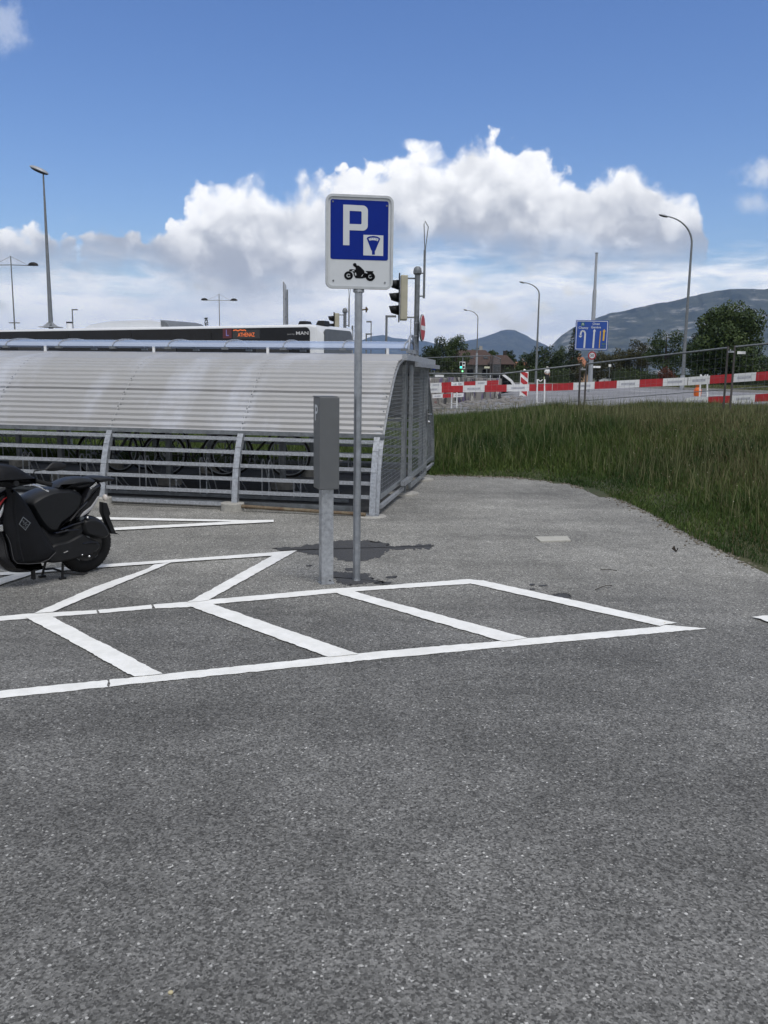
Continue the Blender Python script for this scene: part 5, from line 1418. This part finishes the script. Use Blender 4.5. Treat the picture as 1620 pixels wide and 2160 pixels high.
arrow('lane_divider', [(.75, .93), (.765, .36)], .04, yellow_film, [(.755, .36), (.775, .36), (.765, .35)])
arrow('bus_lane_arrow', [(.865, .68), (.875, .37)], .085, yellow_film, [(.825, .37), (.925, .37), (.877, .29)])
m_ = MB(); 
for q in ((.84, .79), (.88, .79), (.92, .79)): u = sf(*q); m_.box((u[0], DO[1] - .006, u[1]), (.05, .006, .08))
for q in ((.84, .90), (.90, .90)): u = sf(*q); m_.torus((u[0], DO[1] - .006, u[1]), .05, .008, (0, 1, 0), 14, 4)
u = sf(.87, .86); m_.bar((u[0] - .05, DO[1] - .006, u[1] - .04), (u[0] + .04, DO[1] - .006, u[1] + .03), .006, .015)
obj('bus_bike_symbol', m_, mat('faded green symbol', (.08, .16, .12), .6), pl_)
u = sf(.215, .135); obj('motorway_symbol', MB().prism(rrect(.16, .16, .01, u[0], u[1]), DO, (1, 0, 0), (0, 0, 1), (0, -1, 0), .002, .008), mat('motorway green', (.01, .14, .05), .4), pl_)
m_ = MB(); m_.bar((u[0] - .05, DO[1] - .012, u[1] - .06), (u[0] - .015, DO[1] - .012, u[1] + .06), .004, .022, (1, 0, 0)); m_.bar((u[0] + .05, DO[1] - .012, u[1] - .06), (u[0] + .015, DO[1] - .012, u[1] + .06), .004, .022, (1, 0, 0)); m_.bar((u[0] - .05, DO[1] - .012, u[1] + .01), (u[0] + .05, DO[1] - .012, u[1] + .01), .004, .02)
obj('motorway_lanes', m_, white_film, pl_)
for tx, fx, fy in (('Chancy', .235, .255), ('Onex', .62, .12), ('Genève', .62, .235)):
    u = sf(fx, fy); obj('place_name', text_mesh(tx, .165, (u[0], DO[1] - .006, u[1]), (1, 0, 0), (0, 0, 1), (0, -1, 0), 0), white_film, pl_)
u = dsg(1249, 750)
sp_ = obj('speed_sign', MB().lathe((u[0], -.16, u[1]), [(.21, 0), (.21, .02)], 26, (0, -1, 0)), mat('dark red film', (.30, .015, .02), .4), DS)
obj('speed_face', MB().lathe((u[0], -.182, u[1]), [(.145, 0), (.145, .004)], 26, (0, -1, 0)), white_film, sp_)
obj('speed_number', text_mesh('50', .20, (u[0], -.19, u[1]), (1, 0, 0), (0, 0, 1), (0, -1, 0), 0), black_film, sp_)
u = dsg(1258, 774); obj('name_plate', MB().box((u[0] + .05, -.1, u[1]), (.38, .02, .10)), white_p, DS)

# ------------------------------------------------------------------ traffic lights
def traffic_light(px, pole_top, dist, label, nle_px, nle_y, face_px):
    b = pole_base(px, dist); t_ = thing('traffic_light', label, 'traffic light', b, R(0), 'traffic light masts seen from the side')
    h = topz(px, pole_top, dist, b)
    obj('pole', MB().tube([(0, 0, 0), (0, 0, h - .1)], .062, 14), galv_dark, t_, smooth=True)
    obj('pole_cap', MB().lathe((0, 0, h - .18), [(.07, 0), (.10, .03), (.10, .08), (.085, .15), (.04, .19)], 14), galv_dark, t_, smooth=True)
    zt = h - .20; zb = zt - 1.02
    hs_ = obj('signal_housing', MB().box((-.31, 0, (zt + zb) / 2), (.17, .34, 1.02)), beige, t_, bevel=.02)
    obj('back_plate', MB().box((-.42, 0, (zt + zb) / 2 + .0), (.03, .42, 1.10)), black_pl, hs_, bevel=.01)
    for k in range(3):
        zc_ = zt - .22 - k * .29; m_ = MB(); n = 14
        for i in range(n + 1):
            a = math.pi * (1.6 * i / n - .3)
            y_, z_ = math.cos(a), math.sin(a)
            m_.v += [(-.43, y_ * .125, zc_ + z_ * .125), (-.63 - .03 * z_, y_ * .10, zc_ + .02 + z_ * .085)]
        m_.f = [(2 * i, 2 * i + 1, 2 * i + 3, 2 * i + 2) for i in range(n)]
        v_ = obj('visor', m_, black_pl, hs_, smooth=True); s_ = v_.modifiers.new('w', 'SOLIDIFY'); s_.thickness = .008
        obj('lens', MB().lathe((-.425, 0, zc_), [(.10, 0), (.08, .02), (.01, .03)], 16, (-1, 0, 0)), mat('dark lens', (.05, .03, .02), .2), hs_)
    obj('arm', MB().tube([(-.24, 0, zt - .06), (0, 0, zt - .06)], .02, 6).tube([(-.24, 0, zb + .07), (0, 0, zb + .07)], .02, 6), galv_dark, t_)
    m_ = MB(); x_ = .16; m_.tube([(x_, 0, h - .71), (x_, 0, h + .38)], .028, 8)
    m_.tube([(0, 0, h - .66), (x_, 0, h - .66)], .018, 6).tube([(0, 0, h - .14), (x_, 0, h - .14)], .018, 6)
    m_.tube([(x_, 0, h + .36), (x_ - .03, 0, h + .95), (x_ - .01, 0, h + 1.03), (x_ + .07, 0, h + .90), (x_ + .01, 0, h + .38)], .012, 6)
    obj('sign_loop', m_, galv_dark, t_, smooth=True)
    zc_ = topz(nle_px, nle_y, dist, b); Rr = .31; cx = (nle_px - px) / F * dist
    rotn = Vector((.975, -.22, 0)).normalized()
    d1 = obj('no_entry_disc', MB().lathe((cx, -.08, zc_), [(Rr, 0), (Rr, .03)], 32, rotn), galv_dark, t_)
    fr_ = Vector((cx, -.08, zc_)) + rotn * .031
    obj('no_entry_face', MB().lathe(fr_, [(Rr * .98, 0), (Rr * .98, .003)], 32, rotn), white_p, d1)
    obj('no_entry_red', MB().lathe(fr_ + rotn * .004, [(Rr * .93, 0), (Rr * .93, .003)], 32, rotn), red_p, d1)
    tv = Vector((-rotn.y, rotn.x, 0))
    obj('no_entry_bar', MB().prism([(-Rr * .8, -.05), (Rr * .8, -.05), (Rr * .8, .05), (-Rr * .8, .05)], fr_, tv, (0, 0, 1), rotn, .008, .010), white_p, d1)
    obj('clamp', MB().lathe((0, 0, zc_ + .1), [(.07, 0), (.07, .03)], 12).lathe((0, 0, zc_ - .2), [(.07, 0), (.07, .03)], 12), galv, t_)
    return t_
# the no-entry disc of each mast faces away to the right; seen nearly edge on
traffic_light(877, 563, 20.5, 'nearer traffic light mast with three black visors and no entry disc', 887, 692, 845)
traffic_light(727, 650, 34, 'farther traffic light mast half hidden behind the bus roof', 734, 711, 700)
# green signal ahead
d_ = 62; b = pole_base(975, d_); TL = thing('traffic_light', 'small traffic signal showing green in front of the brown roofed house', 'traffic light', b)
zt = topz(975, 763, d_, b); zb = topz(975, 778, d_, b)
obj('pole', MB().tube([(.02, .08, 0), (.02, .08, zt + .3)], .04, 8), galv_dark, TL, smooth=True)
obj('backing', MB().box((0, 0, (zt + zb) / 2), (.42, .05, zt - zb)), white_p, TL)
obj('housing', MB().box((-.10, -.04, (zt + zb) / 2), (.17, .06, zt - zb - .06)), black_pl, TL)
for z_ in (zt - .13, zb + .13): obj('lens', MB().lathe((.10, -.03, z_), [(.075, 0), (.07, .02)], 14, (0, -1, 0)), black_pl, TL)
obj('green_lens', MB().lathe((-.10, -.08, zb + .11), [(.07, 0), (.06, .02)], 14, (0, -1, 0)), mat('green light', (.02, .5, .35), .4, emit=(.05, 1, .6), estr=2.5), TL)
zl = topz(975, 783, d_, b); obj('green_lens', MB().lathe((.02, -.0, zl), [(.05, 0), (.05, .02)], 12, (0, -1, 0)), mat('green lamp', (.1, .6, .2), .4, emit=(.2, 1, .3), estr=3), TL)
# small road signs far off
def small_sign(px, py, rpx, dist, m, label, shape='disc', m2=None):
    b = pole_base(px, dist); t_ = thing('small_sign', label, 'road sign', b); z_ = topz(px, py, dist, b); r_ = rpx / F * dist
    obj('pole', MB().tube([(0, .04, 0), (0, .04, z_)], .03, 6), galv_dark, t_)
    if shape == 'disc':
        obj('disc', MB().lathe((0, 0, z_), [(r_, 0), (r_, .02)], 20, (0, -1, 0)), m, t_)
        if m2: obj('upper_disc', MB().lathe((0, 0, z_ + r_ * 1.9), [(r_ * .85, 0), (r_ * .85, .02)], 20, (0, -1, 0)), m2, t_)
    else:
        obj('board', MB().box((0, 0, z_), (r_ * 2, .03, r_ * shape)), m, t_)
small_sign(916, 777, 3.6, 60, blue_sign, 'blue round sign under a red ringed one, left of the green signal', m2=mat('rose film', (.4, .12, .12), .5))
small_sign(1286, 771, 2.6, 100, white_p, 'small square white sign left of the parked cars', 2)
small_sign(1027, 775, 5.5, 60, mat('cream sign', (.6, .6, .45), .6), 'cream name board in front of the white house', .7)
# two-post tall sign seen edge-on
d_ = 30; b = pole_base(604, d_); VS = thing('tall_sign', 'tall road sign seen edge-on behind the bus', 'road sign', b)
zt = topz(601, 595, d_, b)
obj('post', MB().box((.05, .0, (zt - .25) / 2), (.05, .05, zt - .25)), galv_dark, VS)
m_ = MB(); m_.add([(-.07, -.10, 1.5), (-.05, -.10, 1.5), (.01, .10, 1.5), (-.01, .10, 1.5), (-.07, -.10, zt), (-.05, -.10, zt), (.01, .10, zt - .12), (-.01, .10, zt - .12)], [(0, 1, 5, 4), (1, 2, 6, 5), (2, 3, 7, 6), (3, 0, 4, 7), (4, 5, 6, 7)])
obj('sign_board', m_, mat('grey sign back', (.42, .44, .47), .5), VS)
m_ = MB()
for z_ in (zt - .55, zt - 1.15): m_.bar((-.02, 0, z_), (.05, 0, z_ - .03), .03, .03)
m_.bar((-.075, -.10, 1.5), (-.075, -.10, zt), .02, .02); obj('sign_brackets', m_, galv_dark, VS)

# ------------------------------------------------------------------ construction fence
fence_post_m = mat('weathered fence post', (.085, .078, .075), .6, .2, .35, 6)
def fence_panel(P0, P1, z0, z1, label, bend=None, feet=True):
    """P0,P1 ground points (x,y); z0,z1 heights of the panel top at each end"""
    a, b2 = Vector((P0[0], P0[1], z0)), Vector((P1[0], P1[1], z1))
    t_ = thing('mesh_fence', label, 'fence', ((a.x + b2.x) / 2, (a.y + b2.y) / 2, ZG((a.x + b2.x) / 2, (a.y + b2.y) / 2)), 0, 'wire mesh construction fence panels')
    H_ = 2.0; m_ = MB()
    def pt(f, dz):
        q = a.lerp(b2, f)
        if bend: q.z = a.z + (b2.z - a.z) * interp(f, *bend)
        return q - Vector((0, 0, dz))
    fs = [0, 1] if not bend else bend[0]
    for f0, f1 in zip(fs[:-1], fs[1:]):
        m_.tube([pt(f0, 0), pt(f1, 0)], .021, 8); m_.tube([pt(f0, .86), pt(f1, .86)], .010, 6)
    o1 = obj('top_rail', m_, galv_dark, t_, world=True, smooth=True)
    for f in (0.004, .996): obj('upright', MB().tube([pt(f, -.03), pt(f, H_ - .5)], .023, 8), fence_post_m, t_, world=True, smooth=True)
    m_ = MB(); L_ = (b2 - a).length; n = int(L_ / .13)
    for k in range(1, n): m_.tube([pt(k / n, .02), pt(k / n, 1.5)], .0017, 3, False)
    for k in range(1, 8):
        for f0, f1 in zip(fs[:-1], fs[1:]): m_.tube([pt(f0, .2 * k), pt(f1, .2 * k)], .0017, 3, False)
    obj('wire_mesh', m_, galv_dark, t_, world=True)
    return t_
def top_pt(px, py, dist): q = D(px, py, dist); return (q.x, q.y), q.z
p0, z0 = top_pt(903, 788, 21.5); p1, z1 = top_pt(1226, 769, 20.6); p2, z2 = top_pt(1537, 733.5, 18.0); p3, z3 = top_pt(1890, 698, 16.0)
fence_panel(p0, p1, z0, z1, 'mesh fence panel nearest the shelter with a bent top rail', ([0, .49, 1], [0, .04, 1]))
q1 = top_pt(1236, 768, 20.5); fence_panel(q1[0], p2, q1[1], z2, 'middle mesh fence panel crossing in front of the road')
q2 = top_pt(1549, 732, 17.9); fence_panel(q2[0], p3, q2[1], z3, 'mesh fence panel nearest the right border')
for (px, py, d_, lab) in ((1231, 779, 20.5, 'fence clamp joining the two panels under the blue sign'), (1543, 742, 17.9, 'fence clamp joining the two panels at the right')):
    q = D(px, py, d_); setp(obj('fence_clamp', MB().box(q, (.13, .05, .035)).tube([q + Vector((-.04, -.04, .0)), q + Vector((-.04, -.04, .05))], .012, 6), galv), lab, 'clamp')
for (px, py, d_, w, lab) in ((1564, 744, 17.8, .17, 'white label plate on the rightmost fence panel'), (927, 793, 21.4, .22, 'cream label plate on the fence panel by the shelter')):
    q = D(px, py, d_); setp(obj('label_plate', MB().box(q, (w, .006, .055)), white_p), lab, 'label')
# second fence further back
f0, fz0 = top_pt(893, 755, 40); f1, fz1 = top_pt(1036, 750, 38)
fence_panel(f0, f1, fz0, fz1, 'farther mesh fence panel in front of the brown roofed house')
f2, fz2 = top_pt(1040, 750, 38); f3, fz3 = top_pt(1056, 757, 44)
fence_panel(f2, f3, fz2, fz3, 'farther mesh fence panel turned away at its right end')
f4, fz4 = top_pt(1065, 786, 42); f5, fz5 = top_pt(1102, 786, 41)
fence_panel(f4, f5, fz4, fz5, 'short low mesh panel left of the striped beacon')
# red and white boards
def board(P0, P1, hgt_, n, first_red, label, lift=0):
    a, b2 = Vector(P0), Vector(P1); t_ = thing('barrier_board', label, 'barrier', ((a.x + b2.x) / 2, (a.y + b2.y) / 2, min(a.z, b2.z) - hgt_), 0, 'red and white barrier boards')
    dn = Vector((0, 0, -1)); d = (b2 - a).normalized(); nrm = d.cross(dn).normalized()
    if nrm.y > 0: nrm = -nrm
    m_ = MB(); m_.add([a, b2, b2 + dn * hgt_, a + dn * hgt_, a - nrm * .03, b2 - nrm * .03, b2 + dn * hgt_ - nrm * .03, a + dn * hgt_ - nrm * .03], [(0, 1, 2, 3), (4, 7, 6, 5), (0, 4, 5, 1), (3, 2, 6, 7), (0, 3, 7, 4), (1, 5, 6, 2)])
    obj('board', m_, white_p, t_, world=True)
    L_ = b2 - a
    for k in range(n):
        is_red = (k % 2 == 0) == first_red
        p_, q = a + L_ * (k / n), a + L_ * ((k + 1) / n)
        if is_red: obj('red_field', MB().add([p_ + nrm * .004, q + nrm * .004, q + dn * hgt_ + nrm * .004, p_ + dn * hgt_ + nrm * .004], [(0, 1, 2, 3)]), red_p, t_, world=True)
        else:
            c0, c1 = p_.lerp(q, .2), p_.lerp(q, .8)
            obj('worn_print', MB().add([c0 + dn * hgt_ * .35 + nrm * .004, c1 + dn * hgt_ * .35 + nrm * .004, c1 + dn * hgt_ * .65 + nrm * .004, c0 + dn * hgt_ * .65 + nrm * .004], [(0, 1, 2, 3)]), mat('faded print', (.48, .49, .54), .6, 0, .3, 14), t_, world=True)
    return t_
def bd3(px, py, d): q = D(px, py, d); return (q.x, q.y, q.z)
board(bd3(888, 815, 27.5), bd3(1165, 809.5, 26), .21, 6, False, 'long red and white board nearest the shelter, in front of the graffiti blocks')
board(bd3(1166, 809.3, 25.4), bd3(1450, 796, 23.2), .21, 6, True, 'long red and white board in front of the road')
board(bd3(1452, 795.5, 22.9), bd3(1700, 777.5, 21), .215, 5, False, 'highest red and white board, at the right border')
board(bd3(1447, 839.5, 22.9), bd3(1700, 826, 21), .19, 5, False, 'lower red and white board half hidden in grass at the right')
board(bd3(908, 808, 31), bd3(1052, 802, 30), .15, 6, False, 'smaller red and white board just above the long one by the shelter')
board(bd3(912, 832, 29), bd3(978, 829, 29), .13, 3, False, 'short low red and white board beside the shelter end')
# A-frame stands
def stand(px, top, bot, d, label, spread=.16):
    q = D(px, bot, d); zt = D(px, top, d).z; zb = min(q.z, ZG(q.x, d))
    t_ = thing('barrier_stand', label, 'barrier stand', (q.x, d + .06, zb), 0, 'white barrier stands')
    h = zt - zb
    m_ = MB(); m_.tube([(-spread / 2, .0, 0), (-spread / 2, .06, h)], .022, 6).tube([(spread / 2, -.10, 0), (spread / 2, .06, h)], .022, 6).bar((-spread / 2, 0, h * .25), (spread / 2, -.08, h * .25), .02, .02)
    obj('legs', m_, white_p, t_); obj('hook', MB().torus((-.02, .06, h), .055, .014, (0, 1, 0), 14, 6, 0, math.pi, (1, 0, 0)), white_p, t_)
    return t_
stand(1140, 800, 866, 26.0, 'slim white stand under the long board in front of the road', .22)
stand(1483, 790, 868, 22.8, 'white stand carrying the two boards beside the orange lamp', .18)
stand(958, 806, 858, 27.2, 'white stand beside the shelter end')
# orange warning lamp
q = D(1471, 834, 23.2); OL = thing('warning_lamp', 'orange warning lamp hanging beside the white stand', 'warning lamp', q)
obj('lamp_body', MB().lathe((0, 0, -.02), [(.09, 0), (.10, .06), (.10, .16), (.07, .22), (.04, .24)], 14), orange_p, OL, smooth=True)
obj('lamp_top', MB().lathe((0, 0, .23), [(.06, 0), (.07, .03), (.07, .12), (.03, .16)], 14), mat('dull orange', (.6, .16, .03), .5), OL, smooth=True)
# striped beacon
d_ = 36; q = D(1104, 842, d_); BC = thing('beacon_board', 'upright red and white striped beacon standing on the dig', 'beacon', (q.x, d_, q.z))
wB, hB = .34, D(1104, 782, d_).z - q.z - .08
obj('panel', MB().box((0, 0, .08 + hB / 2), (wB, .03, hB)), white_p, BC, bevel=.008)
for k in range(3):
    z_ = .12 + k * hB / 3
    obj('red_stripe', MB().prism([(-wB / 2 + .03, z_ + .22), (wB / 2 - .03, z_), (wB / 2 - .03, min(z_ + .22, .08 + hB)), (-wB / 2 + .03, min(z_ + .44, .08 + hB))], (0, -.02, 0), (1, 0, 0), (0, 0, 1), (0, -1, 0), 0, .004), red_p, BC)
obj('foot', MB().box((-.1, 0, .04), (.8, .4, .09)), rubber, BC, bevel=.01)
obj('top_ball', MB().ball((0, 0, .1 + hB), .05), white_p, BC)
# dig site: graffiti covered concrete blocks
gf, nt, p, t, N, noise_, ramp, mul, mix = nodes_mat('graffiti on concrete')
mp = N('ShaderNodeMapping'); nt.links.new(t.outputs['Object'], mp.inputs[0]); mp.inputs['Scale'].default_value = (5, 5, .9)
c_ = mix(ramp(noise_(1.1, 6, .7, mp.outputs[0]), .42, .5, 0, 1), (.05, .05, .055), (.24, .23, .22))
mp2 = N('ShaderNodeMapping'); nt.links.new(t.outputs['Object'], mp2.inputs[0]); mp2.inputs['Scale'].default_value = (3.5, 3.5, .8); mp2.inputs['Location'].default_value = (3, 7, 1)
c_ = mix(ramp(noise_(1.2, 4, .6, mp2.outputs[0]), .56, .60, 0, .8), c_, (.11, .08, .20))
mp3 = N('ShaderNodeMapping'); nt.links.new(t.outputs['Object'], mp3.inputs[0]); mp3.inputs['Scale'].default_value = (4, 4, 1.2); mp3.inputs['Location'].default_value = (13, 2, 5)
c_ = mix(ramp(noise_(1.4, 4, .6, mp3.outputs[0]), .60, .63, 0, .85), c_, (.50, .49, .46))
mp4 = N('ShaderNodeMapping'); nt.links.new(t.outputs['Object'], mp4.inputs[0]); mp4.inputs['Scale'].default_value = (3, 3, 1); mp4.inputs['Location'].default_value = (23, 12, 5)
c_ = mix(ramp(noise_(1.1, 4, .6, mp4.outputs[0]), .64, .67, 0, .7), c_, (.20, .05, .05))
nt.links.new(c_, p.inputs['Base Color']); p.inputs['Roughness'].default_value = .85
labs = ['graffiti covered concrete block nearest the shelter', 'graffiti covered concrete block second from the shelter', 'graffiti covered concrete block third from the shelter', 'graffiti covered concrete block farthest from the shelter']
for k, (xa, xb, tp, bt_, d_) in enumerate(((904, 940, 797, 862, 33), (941, 978, 796, 862, 33.5), (980, 1016, 797, 866, 34), (1018, 1054, 798, 866, 34.5))):
    a, b2 = D(xa, bt_, d_), D(xb, bt_, d_); zt = D(xa, tp, d_).z; zb = ZG(a.x, d_) - .1
    o_ = obj('concrete_block', MB().box(((a.x + b2.x) / 2, d_, (zt + zb) / 2), (b2.x - a.x, .6, zt - zb)), gf, bevel=.02)
    setp(o_, labs[k], 'concrete block', 'graffiti covered concrete blocks')
# steel formwork rail with square holes above them
a, b2 = D(906, 795, 35.5), D(1052, 795, 35.5); m_ = MB(); m_.box(((a.x + b2.x) / 2, 35.5, a.z - .05), (b2.x - a.x, .08, .06)); m_.box(((a.x + b2.x) / 2, 35.5, a.z - .42), (b2.x - a.x, .08, .1))
for k in range(17): m_.box((a.x + (b2.x - a.x) * k / 16, 35.5, a.z - .25), (.07, .06, .36))
for k in (0, 1): m_.box((a.x + (b2.x - a.x) * k, 35.5, a.z / 2), (.1, .06, a.z))
setp(obj('formwork_rack', m_, galv_dark), 'grey steel rack standing behind the graffiti covered blocks', 'rack')
# leaning glazed screen with white edge
d_ = 38; q0 = D(1056, 862, d_); GS = thing('glazed_shelter', 'small glazed cabin with a slanting white edge beside the dig', 'cabin', (q0.x, d_, ZG(q0.x, d_)))
hh = D(1060, 790, d_).z - ZG(q0.x, d_); wq = (1086 - 1056) / F * d_
obj('slanted_edge', MB().bar((.05, 0, hh), (.42, 0, hh * .72), .10, .07, (0, 1, 0)).bar((.42, 0, hh * .72), (wq + .1, 0, .25), .10, .09, (0, 1, 0)), white_p, GS)
obj('glass', MB().prism([(-.5, .0), (wq, .25), (.40, hh * .70), (.03, hh * .96), (-.5, hh * .96)], (0, 0, 0), (1, 0, 0), (0, 0, 1), (0, 1, 0), .02, .7), glass_dark, GS)
obj('frame', MB().bar((-.5, -.02, 0), (-.5, -.02, hh), .05, .05, (0, 1, 0)).bar((-.1, -.02, 0), (-.1, -.02, hh), .04, .04, (0, 1, 0)), galv, GS)
# rubble edge
m_ = MB()
for k in range(260):
    px, d_ = random.uniform(905, 1110), random.uniform(26, 36); q = D(px, 850, d_); r_ = random.uniform(.03, .12)
    m_.ball((q.x, d_, ZG(q.x, d_) + r_ * .3), r_, r_ * .8, r_ * .6, 6, 4)
setp(obj('rubble', m_, mat('stone rubble', (.2, .19, .18), .9, 0, .4, 3)), kind='stuff')
sl = MB(); x0, x1 = D(900, 850, 27).x - 1, D(1120, 850, 40).x + .6
g0 = [(x0, 24.5), (D(1130, 850, 25).x, 24.5), (x1, 44), (x0, 44)]
NN = 14; sl.v = []
for j in range(NN + 1):
    for i in range(NN + 1):
        y_ = 24.5 + (44 - 24.5) * j / NN; xr = 3.3 + (x1 - 3.3) * j / NN; x_ = x0 + (xr - x0) * i / NN
        sl.v.append((x_, y_, ZG(x_, y_) + .018))
sl.f = [(j * (NN + 1) + i, j * (NN + 1) + i + 1, (j + 1) * (NN + 1) + i + 1, (j + 1) * (NN + 1) + i) for j in range(NN) for i in range(NN)]
setp(obj('bare_soil', sl, mat('gravelly soil', (.15, .14, .125), .95, 0, .3, 2)), kind='structure')

# ------------------------------------------------------------------ cars
def car(px, dist, rz, m, label):
    c_ = D(px, 790, dist); z0 = ZG(c_.x, dist)
    t_ = thing('parked_car', label, 'car', (c_.x, dist, z0), rz, 'cars beyond the grass verge')
    low_ = densify([(-2.1, .35), (-2.15, .6), (-2.1, .85), (-1.2, .92), (1.0, .92), (1.7, .82), (2.1, .62), (2.12, .35), (1.6, .25), (-1.6, .25)], 3)
    obj('body', pillow(low_, -.86, .86, .06), m, t_, smooth=True)
    cab = densify([(-1.95, .88), (-1.6, 1.30), (-.9, 1.47), (.1, 1.45), (.6, 1.25), (1.1, .90)], 3)
    obj('cabin', pillow(cab, -.72, .72, .10), glass_dark, t_, smooth=True)
    obj('roof', pillow(densify([(-1.65, 1.36), (-.9, 1.49), (.1, 1.47), (.25, 1.43), (-.9, 1.42), (-1.6, 1.30)], 2), -.66, .66, .02), m, t_, smooth=True)
    m_ = MB()
    for x_, x2 in ((-.35, -.35), (-1.25, -1.35)):
        for y_ in (-.75, .75): m_.bar((x_, y_, .9), (x2, y_ * .93, 1.42), .07, .03)
    obj('pillars', m_, m, t_)
    for x_ in (-1.35, 1.35):
        for y_ in (-.78, .78):
            w_ = obj('wheel', MB().torus((x_, y_, .31), .22, .09, (0, 1, 0), 20, 8), rubber, t_, smooth=True)
            obj('rim', MB().lathe((x_, y_ - .06, .31), [(.17, 0), (.17, .12)], 14, (0, 1, 0)), alu, w_)
    for y_ in (-.6, .6): obj('headlight', MB().ball((2.05, y_, .66), .06, .14, .07), chrome, t_, smooth=True)
    return t_
car(1293, 140, R(170), mat('white car paint', (.7, .71, .72), .2), 'white car parked left of the blue-grey one beyond the barrier')
car(1352, 132, R(172), mat('blue grey car paint', (.10, .15, .24), .2), 'blue-grey car parked beyond the barrier, left of the tall lamp')
car(1605, 140, R(175), mat('silver car paint', (.4, .41, .43), .2), 'silver car glimpsed beyond the fence at the right border')

# ------------------------------------------------------------------ person
def person(px, dist, label):
    c_ = D(px, 790, dist); z0 = D(px, 809, dist).z
    t_ = thing('person', label, 'person', (c_.x, dist, ZG(c_.x, dist)), R(10))
    s_ = (D(px, 773, dist).z - ZG(c_.x, dist)) / 1.75
    J = {'pel': (0, 0, .95, .14), 'ch': (0, .0, 1.25, .15), 'ns': (0, 0, 1.46, .06), 'hd': (0, -.01, 1.62, .095), 'ht': (0, 0, 1.72, .06),
         'lh': (.09, 0, .9, .09), 'lk': (.10, -.04, .5, .065), 'la': (.10, .04, .09, .045), 'lt': (.10, -.12, .04, .035),
         'rh': (-.09, 0, .9, .09), 'rk': (-.12, .03, .5, .065), 'ra': (-.16, .12, .09, .045), 'rt': (-.16, -.02, .04, .035),
         'ls': (.19, 0, 1.40, .06), 'le': (.25, .05, 1.14, .045), 'lw': (.24, -.04, .90, .032), 'lf': (.24, -.06, .80, .03),
         'rs': (-.19, 0, 1.40, .06), 're': (-.26, -.02, 1.14, .045), 'rw': (-.22, -.2, 1.02, .032), 'rf': (-.2, -.27, 1.04, .03)}
    E_ = [('pel', 'ch'), ('ch', 'ns'), ('ns', 'hd'), ('hd', 'ht'), ('pel', 'lh'), ('lh', 'lk'), ('lk', 'la'), ('la', 'lt'), ('pel', 'rh'), ('rh', 'rk'), ('rk', 'ra'), ('ra', 'rt'),
          ('ch', 'ls'), ('ls', 'le'), ('le', 'lw'), ('lw', 'lf'), ('ch', 'rs'), ('rs', 're'), ('re', 'rw'), ('rw', 'rf')]
    def skin(names, edges, m, nm, grow=0., root='pel'):
        me = bpy.data.meshes.new(nm); me.from_pydata([tuple(v * s_ for v in J[k][:3]) for k in names], [(names.index(a), names.index(b)) for a, b in edges], [])
        o = bpy.data.objects.new(nm, me); col.objects.link(o); o.parent = t_; me.materials.append(m)
        o.modifiers.new('k', 'SKIN')
        for i, k in enumerate(names):
            r_ = (J[k][3] + grow) * s_; me.skin_vertices[0].data[i].radius = (r_, r_ * .85); me.skin_vertices[0].data[i].use_root = (k == root)
        sb = o.modifiers.new('u', 'SUBSURF'); sb.levels = 1; sb.render_levels = 1
        return o
    skin([k for k in J], E_, skin_m, 'body')
    J['ub'] = (0, 0, 1.38, .15); up = ['pel', 'ch', 'ub', 'ls', 'le', 'rs', 're']; skin(up, [('pel', 'ch'), ('ch', 'ub'), ('ub', 'ls'), ('ls', 'le'), ('ub', 'rs'), ('rs', 're')], white_p, 'shirt', .03)
    dn = ['pel', 'lh', 'lk', 'la', 'rh', 'rk', 'ra']; skin(dn, [('pel', 'lh'), ('lh', 'lk'), ('lk', 'la'), ('pel', 'rh'), ('rh', 'rk'), ('rk', 'ra')], mat('dark trousers', (.012, .013, .02), .8), 'trousers', .02)
    obj('cap', MB().ball((0, .01 * s_, 1.67 * s_), .115 * s_, .125 * s_, .085 * s_), mat('pale cap', (.45, .44, .40), .8), t_, smooth=True)
    obj('bag', MB().box((-.26 * s_, .05, .62 * s_), (.10, .22, .3)), mat('pale green bag', (.45, .5, .3), .7), t_, bevel=.03)
person(1154, 88, 'person in white shirt and dark trousers walking beyond the barrier')

# ------------------------------------------------------------------ haze
hz = MB().box((0, 7300, 480), (34000, 18000, 970))
hm = bpy.data.materials.new('haze'); hm.use_nodes = True; nt = hm.node_tree; nt.nodes.clear()
vo = nt.nodes.new('ShaderNodeVolumePrincipled'); ou = nt.nodes.new('ShaderNodeOutputMaterial')
vo.inputs['Color'].default_value = (.40, .60, 1, 1); vo.inputs['Density'].default_value = 5.5e-5; vo.inputs['Anisotropy'].default_value = .2
nt.links.new(vo.outputs[0], ou.inputs['Volume'])
ho = obj('haze', hz, hm); setp(ho, kind='stuff')
